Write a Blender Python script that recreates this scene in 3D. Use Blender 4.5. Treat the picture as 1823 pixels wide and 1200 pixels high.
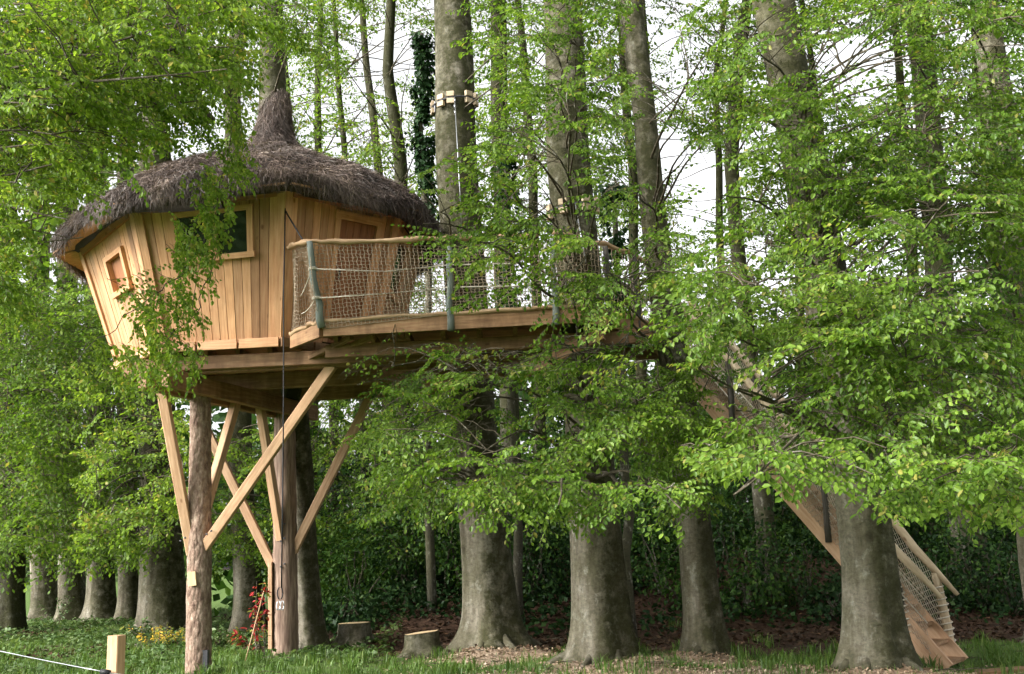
import bpy, math, random
import numpy as np
from mathutils import Vector

for o in list(bpy.data.objects):
    bpy.data.objects.remove(o)
rng = np.random.default_rng(7)
random.seed(7)
SC = bpy.context.scene
COL = SC.collection
PI = math.pi

# ------------------------------------------------------------------ camera
FPX, ROLL, HZ, EYE = 1900.0, math.radians(2.0), 995.0, 1.6
PITCH = math.atan((HZ - 600) / FPX)
cam_d = bpy.data.cameras.new('camera')
cam = bpy.data.objects.new('camera', cam_d)
COL.objects.link(cam)
cam_d.sensor_width = 36.0
cam_d.lens = 36.0 * FPX / 1823.0
cam_d.clip_start, cam_d.clip_end = 0.1, 2000.0
cam.location = (0, 0, EYE)
cam.rotation_mode = 'XYZ'
from mathutils import Matrix
cam.rotation_euler = (Matrix.Rotation(PI / 2 + PITCH, 3, 'X') @ Matrix.Rotation(-ROLL, 3, 'Z')).to_euler()
SC.camera = cam

# ------------------------------------------------------------------ light
SUN_AZ, SUN_EL = math.radians(204), math.radians(33)      # direction towards the sun, measured from +X
SUN = Vector((math.cos(SUN_AZ) * math.cos(SUN_EL), math.sin(SUN_AZ) * math.cos(SUN_EL), math.sin(SUN_EL)))
W = bpy.data.worlds.new('World')
SC.world = W
W.use_nodes = True
wn, wl = W.node_tree.nodes, W.node_tree.links
wn.clear()
sky = wn.new('ShaderNodeTexSky')
sky.sky_type = 'NISHITA'
sky.sun_disc = False
sky.sun_elevation = SUN_EL
sky.sun_rotation = math.atan2(SUN.x, SUN.y)
sky.air_density, sky.dust_density, sky.ozone_density = 1.0, 6.0, 1.0
hs = wn.new('ShaderNodeHueSaturation')
hs.inputs['Saturation'].default_value = 0.08              # an overcast, milky sky
bgn = wn.new('ShaderNodeBackground')
bgn.inputs['Strength'].default_value = 0.15
wo = wn.new('ShaderNodeOutputWorld')
wl.new(sky.outputs[0], hs.inputs['Color'])
wl.new(hs.outputs[0], bgn.inputs[0])
wl.new(bgn.outputs[0], wo.inputs[0])
sun_d = bpy.data.lights.new('sun', 'SUN')
sun_d.energy = 1.0
sun_d.angle = math.radians(14)
sun_d.color = (1.0, 0.93, 0.82)
sun = bpy.data.objects.new('sun', sun_d)
COL.objects.link(sun)
sun.rotation_euler = SUN.to_track_quat('Z', 'Y').to_euler()

SC.view_settings.view_transform = 'Standard'
SC.view_settings.look = 'None'
SC.view_settings.exposure = 1.95
SC.view_settings.gamma = 1.0
SC.view_settings.use_curve_mapping = False
SC.render.engine = 'CYCLES'
cy = SC.cycles
cy.max_bounces, cy.diffuse_bounces, cy.glossy_bounces = 6, 4, 2
cy.transmission_bounces, cy.transparent_max_bounces = 4, 4
cy.caustics_reflective = cy.caustics_refractive = False
cy.use_denoising = True
cy.use_adaptive_sampling = True
cy.adaptive_threshold = 0.02

# ------------------------------------------------------------------ pixel helpers (photo pixels 1823 x 1200)
def ray(px, py):
    a, b = px - 911.5, 600 - py
    c, s = math.cos(-ROLL), math.sin(-ROLL)
    a, b = (a * c - b * s) / FPX, (a * s + b * c) / FPX
    return np.array([a, math.cos(PITCH) - math.sin(PITCH) * b, math.sin(PITCH) + math.cos(PITCH) * b])

def P(px, py, Y):
    d = ray(px, py)
    return np.array([0, 0, EYE]) + d * (Y / d[1])

def sstep(a, b, x):
    t = np.clip((np.asarray(x, float) - a) / (b - a), 0, 1)
    return t * t * (3 - 2 * t)

def terrain(x, y):
    x, y = np.asarray(x, float), np.asarray(y, float)
    h = 2.0 * sstep(20.5, 31, y) * sstep(-6.5, -1.5, x)
    h = h + 1.6 * sstep(44, 75, y) * sstep(-4, -9, x)
    h = h - 0.10 * np.exp(-((x - 5.9) ** 2 + (y - 15.2) ** 2) / 2.0)
    h = h + 0.03 * np.sin(x * 1.3 + y * 0.7) + 0.025 * np.sin(x * 2.9 - y * 1.9 + 1.0)
    for bx, by, r, a in MOUNDS:
        h = h + a * np.exp(-((x - bx) ** 2 + (y - by) ** 2) / (r * r))
    return h
MOUNDS = [(-0.5, 18.8, 0.95, 0.17), (1.2, 16.3, 0.85, 0.13), (2.8, 16.8, 0.6, 0.12), (4.45, 14.1, 0.85, 0.14)]

# ------------------------------------------------------------------ materials
MAT = {}
def newmat(name):
    m = bpy.data.materials.new(name)
    m.use_nodes = True
    n, l = m.node_tree.nodes, m.node_tree.links
    n.clear()
    out = n.new('ShaderNodeOutputMaterial')
    MAT[name] = m
    return m, n, l, out

def ramp(n, stops):
    r = n.new('ShaderNodeValToRGB')
    e = r.color_ramp.elements
    while len(e) < len(stops):
        e.new(0.5)
    for k, (p, c) in enumerate(stops):
        e[k].position = p
        e[k].color = (c[0], c[1], c[2], 1)
    return r

def noise(n, l, vec, scale, detail=3, rough=0.55):
    t = n.new('ShaderNodeTexNoise')
    t.inputs['Scale'].default_value = scale
    t.inputs['Detail'].default_value = detail
    t.inputs['Roughness'].default_value = rough
    l.new(vec, t.inputs['Vector'])
    return t

def mapping(n, l, vec, scale):
    m = n.new('ShaderNodeMapping')
    m.inputs['Scale'].default_value = scale
    l.new(vec, m.inputs['Vector'])
    return m.outputs[0]

def mix(n, l, fac, a, b, mode='MIX'):
    m = n.new('ShaderNodeMix')
    m.data_type = 'RGBA'
    m.blend_type = mode
    if isinstance(fac, (int, float)):
        m.inputs[0].default_value = fac
    else:
        l.new(fac, m.inputs[0])
    for s, k in ((a, 6), (b, 7)):
        if isinstance(s, tuple):
            m.inputs[k].default_value = (*s, 1)
        else:
            l.new(s, m.inputs[k])
    return m.outputs[2]

def attr(n, name):
    a = n.new('ShaderNodeAttribute')
    a.attribute_name = name
    return a

def principled(n, l, out, col, rough=0.7, spec=0.3, bump=None, bstr=0.3, bdist=0.01):
    b = n.new('ShaderNodeBsdfPrincipled')
    if isinstance(col, tuple):
        b.inputs['Base Color'].default_value = (*col, 1)
    else:
        l.new(col, b.inputs['Base Color'])
    b.inputs['Roughness'].default_value = rough
    b.inputs['Specular IOR Level'].default_value = spec
    if bump is not None:
        bp = n.new('ShaderNodeBump')
        bp.inputs['Strength'].default_value = bstr
        bp.inputs['Distance'].default_value = bdist
        l.new(bump, bp.inputs['Height'])
        l.new(bp.outputs[0], b.inputs['Normal'])
    l.new(b.outputs[0], out.inputs[0])
    return b

def leaf_mat(name, stops, trans=0.45, gloss=0.012):
    m, n, l, out = newmat(name)
    a = attr(n, 'rnd')
    r = ramp(n, stops)
    l.new(a.outputs['Fac'], r.inputs[0])
    g = n.new('ShaderNodeNewGeometry')
    nz = noise(n, l, g.outputs['Position'], 0.55, 2)
    r2 = ramp(n, [(0.35, (0.78, 0.80, 0.8)), (0.68, (1.18, 1.12, 1.0))])
    l.new(nz.outputs[0], r2.inputs[0])
    c = mix(n, l, 1.0, r.outputs[0], r2.outputs[0], 'MULTIPLY')
    d = n.new('ShaderNodeBsdfDiffuse'); l.new(c, d.inputs[0])
    t = n.new('ShaderNodeBsdfTranslucent')
    tc = mix(n, l, 1.0, c, (1.12, 1.12, 0.6), 'MULTIPLY'); l.new(tc, t.inputs[0])
    ms = n.new('ShaderNodeMixShader'); ms.inputs[0].default_value = trans
    l.new(d.outputs[0], ms.inputs[1]); l.new(t.outputs[0], ms.inputs[2])
    gl = n.new('ShaderNodeBsdfGlossy'); gl.inputs['Roughness'].default_value = 0.42
    gl.inputs[0].default_value = (0.8, 0.85, 0.8, 1)
    m2 = n.new('ShaderNodeMixShader'); m2.inputs[0].default_value = gloss
    l.new(ms.outputs[0], m2.inputs[1]); l.new(gl.outputs[0], m2.inputs[2])
    l.new(m2.outputs[0], out.inputs[0])
    return m

BEECH = [(0.0, (0.042, 0.092, 0.010)), (0.35, (0.088, 0.166, 0.019)), (0.75, (0.150, 0.247, 0.034)), (0.95, (0.215, 0.305, 0.060)), (1.0, (0.24, 0.24, 0.06))]
leaf_mat('beech_leaf', BEECH, 0.5)
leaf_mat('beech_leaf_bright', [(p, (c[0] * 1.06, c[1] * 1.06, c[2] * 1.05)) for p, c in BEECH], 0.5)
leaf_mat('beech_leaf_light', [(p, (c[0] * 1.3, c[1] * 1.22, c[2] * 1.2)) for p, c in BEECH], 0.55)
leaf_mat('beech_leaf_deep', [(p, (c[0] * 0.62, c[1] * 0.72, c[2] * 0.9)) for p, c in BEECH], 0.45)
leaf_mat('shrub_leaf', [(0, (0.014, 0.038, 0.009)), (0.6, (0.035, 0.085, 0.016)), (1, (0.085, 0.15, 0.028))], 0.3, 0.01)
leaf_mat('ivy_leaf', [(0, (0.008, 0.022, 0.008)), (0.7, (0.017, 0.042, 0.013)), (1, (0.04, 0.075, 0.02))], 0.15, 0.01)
leaf_mat('cover_leaf', [(0, (0.04, 0.08, 0.022)), (0.6, (0.09, 0.145, 0.055)), (1, (0.17, 0.22, 0.11))], 0.3)
leaf_mat('grass_blade', [(0, (0.045, 0.09, 0.016)), (0.6, (0.085, 0.16, 0.030)), (1, (0.17, 0.21, 0.07))], 0.3, 0.02)
leaf_mat('litter_leaf', [(0, (0.018, 0.012, 0.008)), (0.6, (0.048, 0.029, 0.019)), (1, (0.14, 0.08, 0.05))], 0.1, 0.02)
leaf_mat('chip_litter', [(0, (0.16, 0.11, 0.075)), (0.5, (0.30, 0.22, 0.16)), (1, (0.45, 0.36, 0.28))], 0.05, 0.02)
leaf_mat('red_leaf', [(0, (0.30, 0.02, 0.025)), (0.55, (0.45, 0.06, 0.06)), (0.56, (0.16, 0.20, 0.04)), (1, (0.30, 0.30, 0.08))], 0.35)
leaf_mat('yellow_flower', [(0, (0.30, 0.33, 0.06)), (0.4, (0.25, 0.27, 0.07)), (0.6, (0.60, 0.40, 0.05)), (1, (0.75, 0.50, 0.08))], 0.3)
leaf_mat('heather', [(0, (0.035, 0.028, 0.028)), (0.4, (0.10, 0.077, 0.072)), (0.8, (0.185, 0.145, 0.13)), (1, (0.36, 0.29, 0.24))], 0.1, 0.02)

def bark_mat(name, stops, moss_shade=0.5, sc=1.0):
    m, n, l, out = newmat(name)
    g = n.new('ShaderNodeNewGeometry')
    pos = g.outputs['Position']
    n1 = noise(n, l, mapping(n, l, pos, (1, 1, 0.16)), 3.4 * sc, 6, 0.66)          # vertical stains
    r = ramp(n, stops); l.new(n1.outputs[0], r.inputs[0])
    n2 = noise(n, l, pos, 1.1, 6, 0.65)                                            # algae
    r2 = ramp(n, [(0.42, (0, 0, 0)), (0.66, (1, 1, 1))]); l.new(n2.outputs[0], r2.inputs[0])
    m2 = n.new('ShaderNodeMath'); m2.operation = 'MULTIPLY'; m2.inputs[1].default_value = moss_shade
    l.new(r2.outputs[0], m2.inputs[0])
    c = mix(n, l, m2.outputs[0], r.outputs[0], (0.07, 0.072, 0.030))
    n5 = noise(n, l, mapping(n, l, pos, (1, 1, 0.7)), 7.0, 5, 0.7)                 # pale lichen
    r5 = ramp(n, [(0.56, (0, 0, 0)), (0.68, (0.6, 0.6, 0.6))]); l.new(n5.outputs[0], r5.inputs[0])
    c = mix(n, l, r5.outputs[0], c, (0.33, 0.32, 0.27))
    a = attr(n, 'moss_shade')  # foot moss, plus algae tone darkened for shade on side and upper trunk
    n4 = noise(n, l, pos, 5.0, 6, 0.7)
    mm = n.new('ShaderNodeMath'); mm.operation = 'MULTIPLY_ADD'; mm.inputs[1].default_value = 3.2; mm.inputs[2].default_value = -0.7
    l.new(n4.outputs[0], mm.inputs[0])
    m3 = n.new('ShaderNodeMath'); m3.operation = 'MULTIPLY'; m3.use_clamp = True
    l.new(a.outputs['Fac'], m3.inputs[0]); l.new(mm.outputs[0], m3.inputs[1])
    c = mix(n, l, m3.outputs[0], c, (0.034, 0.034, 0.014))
    vo = n.new('ShaderNodeTexVoronoi'); vo.inputs['Scale'].default_value = 1.0
    l.new(mapping(n, l, pos, (1.7, 1.7, 1.5)), vo.inputs['Vector'])
    ks = ramp(n, [(0.0, (0.25, 0.22, 0.2)), (0.10, (0.55, 0.52, 0.48)), (0.15, (1, 1, 1))]); l.new(vo.outputs['Distance'], ks.inputs[0])
    c = mix(n, l, 0.7, c, ks.outputs[0], 'MULTIPLY')
    n3 = noise(n, l, mapping(n, l, pos, (9, 9, 15)), 1.6, 6, 0.75)
    sp = ramp(n, [(0.32, (0.62, 0.62, 0.60)), (0.5, (1, 1, 1)), (0.70, (1.3, 1.3, 1.28))]); l.new(n3.outputs[0], sp.inputs[0])
    c = mix(n, l, 1.0, c, sp.outputs[0], 'MULTIPLY')
    ad = n.new('ShaderNodeMath'); l.new(n3.outputs[0], ad.inputs[0]); l.new(n1.outputs[0], ad.inputs[1])
    principled(n, l, out, c, 0.88, 0.15, ad.outputs[0], 0.7, 0.03)
bark_mat('beech_bark', [(0.30, (0.045, 0.037, 0.025)), (0.43, (0.115, 0.098, 0.073)), (0.57, (0.21, 0.185, 0.145)), (0.72, (0.36, 0.33, 0.275))], 0.6)
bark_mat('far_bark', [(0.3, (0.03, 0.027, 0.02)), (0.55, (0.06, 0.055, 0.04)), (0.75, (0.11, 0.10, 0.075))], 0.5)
bark_mat('twig_bark', [(0.3, (0.05, 0.042, 0.03)), (0.6, (0.085, 0.07, 0.048)), (0.8, (0.14, 0.12, 0.08))], 0.2)

def wood_mat(name, stops, grain=1.0, rough=0.62, dirt=0.0):
    m, n, l, out = newmat(name)
    a = attr(n, 'gr')
    v = mapping(n, l, a.outputs['Vector'], (0.9, 15 * grain, 15 * grain))
    n1 = noise(n, l, v, 2.4, 5, 0.62)
    r = ramp(n, stops); l.new(n1.outputs[0], r.inputs[0])
    t = attr(n, 'rnd')
    r2 = ramp(n, [(0, (0.60, 0.57, 0.54)), (0.5, (1, 1, 1)), (1, (1.26, 1.24, 1.2))]); l.new(t.outputs['Fac'], r2.inputs[0])
    c = mix(n, l, 1.0, r.outputs[0], r2.outputs[0], 'MULTIPLY')
    # knots
    kv = mapping(n, l, a.outputs['Vector'], (2.6, 5.5, 5.5))
    vo = n.new('ShaderNodeTexVoronoi'); vo.inputs['Scale'].default_value = 1.0; l.new(kv, vo.inputs['Vector'])
    kr = ramp(n, [(0.0, (0.32, 0.24, 0.18)), (0.07, (0.5, 0.4, 0.32)), (0.12, (1, 1, 1))]); l.new(vo.outputs['Distance'], kr.inputs[0])
    c = mix(n, l, 0.8, c, kr.outputs[0], 'MULTIPLY')
    if dirt:
        g = n.new('ShaderNodeNewGeometry')
        n2 = noise(n, l, mapping(n, l, g.outputs['Position'], (1.8, 1.8, .55)), 2.2, 6, .68)
        r3 = ramp(n, [(0.36, (0.5, 0.47, 0.42)), (0.60, (1, 1, 1))]); l.new(n2.outputs[0], r3.inputs[0])
        c = mix(n, l, dirt, c, r3.outputs[0], 'MULTIPLY')
    principled(n, l, out, c, rough, 0.3, n1.outputs[0], 0.25, 0.004)
wood_mat('larch_wall', [(0.25, (0.345, 0.165, 0.078)), (0.5, (0.48, 0.265, 0.135)), (0.75, (0.58, 0.36, 0.205))], 1.0, .62, .38)
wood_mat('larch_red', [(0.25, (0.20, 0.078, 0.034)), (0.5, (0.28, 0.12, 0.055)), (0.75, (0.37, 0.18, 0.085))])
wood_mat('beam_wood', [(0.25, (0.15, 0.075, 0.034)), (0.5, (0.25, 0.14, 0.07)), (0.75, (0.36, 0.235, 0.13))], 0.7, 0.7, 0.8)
wood_mat('brace_wood', [(0.25, (0.30, 0.165, 0.09)), (0.5, (0.43, 0.27, 0.16)), (0.75, (0.54, 0.37, 0.24))], 0.7, 0.7, 0.35)
wood_mat('pale_wood', [(0.25, (0.42, 0.28, 0.15)), (0.5, (0.55, 0.40, 0.23)), (0.75, (0.65, 0.50, 0.31))], 0.7, 0.7, 0.2)
wood_mat('rail_wood', [(0.25, (0.22, 0.135, 0.07)), (0.5, (0.34, 0.22, 0.12)), (0.75, (0.44, 0.31, 0.19))], 0.6, 0.6, 0.2)
wood_mat('grey_pole', [(0.25, (0.07, 0.085, 0.075)), (0.5, (0.15, 0.17, 0.15)), (0.75, (0.28, 0.30, 0.26))], 0.35, 0.85)
wood_mat('dark_pole', [(0.25, (0.02, 0.018, 0.015)), (0.5, (0.045, 0.038, 0.03)), (0.75, (0.08, 0.07, 0.055))], 0.5, 0.6)
wood_mat('log_rail', [(0.25, (0.28, 0.21, 0.13)), (0.5, (0.42, 0.33, 0.22)), (0.75, (0.55, 0.45, 0.32))], 0.6, 0.7)

m, n, l, out = newmat('log_bark')
a = attr(n, 'gr')
v = mapping(n, l, a.outputs['Vector'], (4.5, 9, 9))
n1 = noise(n, l, v, 1.6, 6, 0.7)
vo = n.new('ShaderNodeTexVoronoi'); vo.inputs['Scale'].default_value = 1.9; l.new(v, vo.inputs['Vector'])
r = ramp(n, [(0.3, (0.075, 0.045, 0.034)), (0.47, (0.185, 0.125, 0.092)), (0.62, (0.30, 0.225, 0.17)), (0.78, (0.44, 0.36, 0.28))]); l.new(n1.outputs[0], r.inputs[0])
r2 = ramp(n, [(0.0, (0.55, 0.5, 0.48)), (0.25, (1, 1, 1))]); l.new(vo.outputs['Distance'], r2.inputs[0])
c = mix(n, l, 0.8, r.outputs[0], r2.outputs[0], 'MULTIPLY')
ad = n.new('ShaderNodeMath'); l.new(n1.outputs[0], ad.inputs[0]); l.new(vo.outputs['Distance'], ad.inputs[1])
principled(n, l, out, c, 0.9, 0.15, ad.outputs[0], 0.9, 0.03)

m, n, l, out = newmat('bare_log')
a = attr(n, 'gr')
v = mapping(n, l, a.outputs['Vector'], (0.8, 9, 9))
n1 = noise(n, l, v, 2.2, 5, 0.65)
r = ramp(n, [(0.28, (0.075, 0.046, 0.033)), (0.48, (0.17, 0.115, 0.085)), (0.68, (0.33, 0.24, 0.18))]); l.new(n1.outputs[0], r.inputs[0])
principled(n, l, out, r.outputs[0], 0.8, 0.2, n1.outputs[0], 0.5, 0.01)

def plain(name, col, rough=0.6, spec=0.3, metal=0.0):
    m, n, l, out = newmat(name)
    g = n.new('ShaderNodeNewGeometry')
    nz = noise(n, l, g.outputs['Position'], 40, 3)
    r = ramp(n, [(0.3, tuple(0.8 * c for c in col)), (0.7, tuple(min(1, 1.15 * c) for c in col))]); l.new(nz.outputs[0], r.inputs[0])
    b = principled(n, l, out, r.outputs[0], rough, spec)
    b.inputs['Metallic'].default_value = metal
plain('net_cord', (0.33, 0.26, 0.19), 0.85, 0.15)
plain('rope_pale', (0.50, 0.45, 0.37), 0.85, 0.15)
plain('black_rope', (0.012, 0.012, 0.014), 0.6)
plain('steel', (0.42, 0.43, 0.45), 0.35, 0.5, 0.9)
plain('dark_iron', (0.04, 0.04, 0.045), 0.55, 0.4)
plain('interior', (0.03, 0.022, 0.016), 0.9)
plain('thatch_core', (0.05, 0.04, 0.036), 0.95, 0.05)
m, n, l, out = newmat('window_glass')
b = principled(n, l, out, (0.006, 0.013, 0.009), 0.06, 0.5)

m, n, l, out = newmat('ground')
g = n.new('ShaderNodeNewGeometry')
n1 = noise(n, l, g.outputs['Position'], 0.7, 6, 0.65)
n2 = noise(n, l, g.outputs['Position'], 9.0, 5, 0.7)
ga = attr(n, 'grass')
r1 = ramp(n, [(0.3, (0.04, 0.07, 0.018)), (0.55, (0.075, 0.12, 0.03)), (0.75, (0.13, 0.15, 0.06))]); l.new(n2.outputs[0], r1.inputs[0])
r2 = ramp(n, [(0.3, (0.022, 0.013, 0.008)), (0.55, (0.05, 0.028, 0.018)), (0.8, (0.11, 0.065, 0.04))]); l.new(n2.outputs[0], r2.inputs[0])
ch = ramp(n, [(0.3, (0.20, 0.145, 0.10)), (0.55, (0.33, 0.25, 0.18)), (0.8, (0.45, 0.36, 0.27))]); l.new(n2.outputs[0], ch.inputs[0])
ad = n.new('ShaderNodeMath'); ad.operation = 'MULTIPLY_ADD'; ad.inputs[1].default_value = 0.9; ad.inputs[2].default_value = -0.45
l.new(n1.outputs[0], ad.inputs[0])
a2 = n.new('ShaderNodeMath'); a2.use_clamp = True; l.new(ad.outputs[0], a2.inputs[0]); l.new(ga.outputs['Fac'], a2.inputs[1])
st = ramp(n, [(0.4, (0, 0, 0)), (0.6, (1, 1, 1))]); l.new(a2.outputs[0], st.inputs[0])
c = mix(n, l, st.outputs[0], r2.outputs[0], r1.outputs[0])
cb = attr(n, 'chips')
a3 = n.new('ShaderNodeMath'); a3.use_clamp = True; l.new(ad.outputs[0], a3.inputs[0]); l.new(cb.outputs['Fac'], a3.inputs[1])
st2 = ramp(n, [(0.4, (0, 0, 0)), (0.58, (1, 1, 1))]); l.new(a3.outputs[0], st2.inputs[0])
c = mix(n, l, st2.outputs[0], c, ch.outputs[0])
principled(n, l, out, c, 0.95, 0.1, n2.outputs[0], 0.7, 0.05)

# ------------------------------------------------------------------ mesh helpers
class MB:
    """collects quads/tris with per-vertex attributes, links them as ONE mesh object"""
    def __init__(s):
        s.V, s.Q, s.T, s.R, s.Gc, s.n = [], [], [], [], [], 0
    def add(s, V, Q=None, T=None, rnd=0.5, gr=None):
        V = np.asarray(V, float).reshape(-1, 3)
        s.V.append(V)
        if Q is not None and len(Q): s.Q.append(np.asarray(Q, np.int64).reshape(-1, 4) + s.n)
        if T is not None and len(T): s.T.append(np.asarray(T, np.int64).reshape(-1, 3) + s.n)
        s.R.append(np.broadcast_to(np.asarray(rnd, float), (len(V),)).copy())
        s.Gc.append(V.copy() if gr is None else np.asarray(gr, float).reshape(-1, 3))
        s.n += len(V)
    def mesh(s, name, mat, smooth=False, origin=None, extra=None):
        V = np.concatenate(s.V)
        if origin is not None: V = V - np.asarray(origin, float)
        Q = np.concatenate(s.Q) if s.Q else np.zeros((0, 4), np.int64)
        T = np.concatenate(s.T) if s.T else np.zeros((0, 3), np.int64)
        me = bpy.data.meshes.new(name)
        me.vertices.add(len(V)); me.vertices.foreach_set('co', V.astype(np.float32).ravel())
        nl = len(Q) * 4 + len(T) * 3
        me.loops.add(nl); me.polygons.add(len(Q) + len(T))
        me.loops.foreach_set('vertex_index', np.concatenate([Q.ravel(), T.ravel()]).astype(np.int32))
        st = np.concatenate([np.arange(len(Q)) * 4, len(Q) * 4 + np.arange(len(T)) * 3]).astype(np.int32)
        me.polygons.foreach_set('loop_start', st)
        me.polygons.foreach_set('use_smooth', np.full(len(st), bool(smooth)))
        a = me.attributes.new('rnd', 'FLOAT', 'POINT'); a.data.foreach_set('value', np.concatenate(s.R).astype(np.float32))
        a = me.attributes.new('gr', 'FLOAT_VECTOR', 'POINT'); a.data.foreach_set('vector', np.concatenate(s.Gc).astype(np.float32).ravel())
        for k, v in (extra or {}).items():
            a = me.attributes.new(k, 'FLOAT', 'POINT'); a.data.foreach_set('value', np.asarray(v, np.float32))
        me.materials.append(MAT[mat])
        me.update(); me.validate()
        return me
    def build(s, name, mat, parent=None, smooth=False, extra=None, kind=None):
        org = None
        if parent is not None:
            org = WORLD.get(parent.name, (0, 0, 0))
        o = bpy.data.objects.new(name, s.mesh(name, mat, smooth, org, extra))
        COL.objects.link(o)
        if parent is not None:
            o.parent = parent
            WORLD[o.name] = org
        if kind: o['kind'] = kind
        return o
WORLD = {}

def thing(name, label, cat, loc, group=None):
    o = bpy.data.objects.new(name, None)
    COL.objects.link(o)
    o.location = loc
    o.empty_display_size = 0.2
    WORLD[o.name] = tuple(loc)
    return tag(o, label, cat, group)

def tag(o, label, cat, group=None):
    o['label'] = label; o['category'] = cat; o['kind'] = 'thing'
    if group: o['group'] = group
    return o

def norm(v):
    v = np.asarray(v, float)
    return v / (np.linalg.norm(v, axis=-1, keepdims=True) + 1e-12)

BOXQ = [(0, 1, 2, 3), (7, 6, 5, 4), (0, 4, 5, 1), (1, 5, 6, 2), (2, 6, 7, 3), (3, 7, 4, 0)]
def beam_arr(p0, p1, w, h, up=(0, 0, 1), cuts=0):
    """a timber from p0 to p1, width w, height h; chamfered octagonal section"""
    p0, p1 = np.asarray(p0, float), np.asarray(p1, float)
    d = norm(p1 - p0); L = np.linalg.norm(p1 - p0)
    s = norm(np.cross(d, up)); u = np.cross(s, d)
    c = min(w, h) * 0.07
    pr = [(-w / 2 + c, -h / 2), (w / 2 - c, -h / 2), (w / 2, -h / 2 + c), (w / 2, h / 2 - c), (w / 2 - c, h / 2), (-w / 2 + c, h / 2), (-w / 2, h / 2 - c), (-w / 2, -h / 2 + c)]
    V, G = [], []
    off = rng.uniform(0, 40, 3)
    for p, t in ((p0, 0), (p1, L)):
        for a, b in pr:
            V.append(p + s * a + u * b); G.append((t + off[0], a + off[1], b + off[2]))
    Q = [(i, (i + 1) % 8, 8 + (i + 1) % 8, 8 + i) for i in range(8)]
    Q += [(0, 7, 6, 1), (1, 6, 5, 2), (2, 5, 4, 3), (8, 9, 14, 15), (9, 10, 13, 14), (10, 11, 12, 13)]
    return V, Q, G

def beam(name, p0, p1, w, h, mat, parent, up=(0, 0, 1), rnd=None):
    b = MB(); V, Q, G = beam_arr(p0, p1, w, h, up)
    b.add(V, Q, rnd=rng.uniform(0.2, 0.8) if rnd is None else rnd, gr=G)
    return b.build(name, mat, parent)

def tube_arr(pts, rad, sides=6, cap=True, jit=0.0):
    pts = np.asarray(pts, float); n = len(pts)
    rad = np.broadcast_to(np.asarray(rad, float), (n,))
    d = np.gradient(pts, axis=0); d = norm(d)
    ref = np.array([0.0, 0, 1]) if abs(d[0][2]) < 0.8 else np.array([1.0, 0, 0])
    s = norm(np.cross(d, ref)); u = np.cross(s, d)
    th = np.arange(sides) * 2 * PI / sides
    rr = rad[:, None] * (1 + (rng.uniform(-jit, jit, (n, sides)) if jit else 0))
    V = pts[:, None] + rr[..., None] * (np.cos(th)[None, :, None] * s[:, None] + np.sin(th)[None, :, None] * u[:, None])
    Ls = np.concatenate([[0], np.cumsum(np.linalg.norm(np.diff(pts, axis=0), axis=1))])
    off = rng.uniform(0, 40, 3)
    G = np.stack([np.repeat(Ls[:, None], sides, 1), rad[:, None] * np.cos(th)[None], rad[:, None] * np.sin(th)[None]], -1) + off
    i = np.arange(n - 1)[:, None] * sides; j = np.arange(sides)[None]; jn = (j + 1) % sides
    Q = np.stack([i + j, i + jn, i + sides + jn, i + sides + j], -1).reshape(-1, 4)
    V, G = V.reshape(-1, 3), G.reshape(-1, 3)
    T = None
    if cap:
        V = np.concatenate([V, pts[:1], pts[-1:]]); G = np.concatenate([G, [off], [off + (Ls[-1], 0, 0)]])
        a, b = n * sides, n * sides + 1
        T = [(a, (k + 1) % sides, k) for k in range(sides)] + [(b, (n - 1) * sides + k, (n - 1) * sides + (k + 1) % sides) for k in range(sides)]
    return V, Q, T, G

def tube(name, pts, rad, mat, parent, sides=8, jit=0.0, smooth=True, rnd=0.5):
    b = MB(); V, Q, T, G = tube_arr(pts, rad, sides, True, jit)
    b.add(V, Q, T, rnd, G)
    return b.build(name, mat, parent, smooth)

def curve(p0, p1, n=8, sag=0.0, wob=0.0):
    t = np.linspace(0, 1, n)[:, None]
    p = np.asarray(p0) * (1 - t) + np.asarray(p1) * t
    p[:, 2] -= (4 * t * (1 - t))[:, 0] * sag
    if wob:
        w = rng.normal(0, wob, (n, 3)); w[0] = w[-1] = 0
        p = p + w
    return p

# value noise (for clumping)
_NG = rng.random((32, 32, 32))
def vnoise(p):
    p = np.asarray(p, float); i = np.floor(p).astype(int); f = p - i; f = f * f * (3 - 2 * f)
    r = 0
    for dx in (0, 1):
        for dy in (0, 1):
            for dz in (0, 1):
                w = (f[..., 0] if dx else 1 - f[..., 0]) * (f[..., 1] if dy else 1 - f[..., 1]) * (f[..., 2] if dz else 1 - f[..., 2])
                r = r + w * _NG[(i[..., 0] + dx) % 32, (i[..., 1] + dy) % 32, (i[..., 2] + dz) % 32]
    return r

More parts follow.
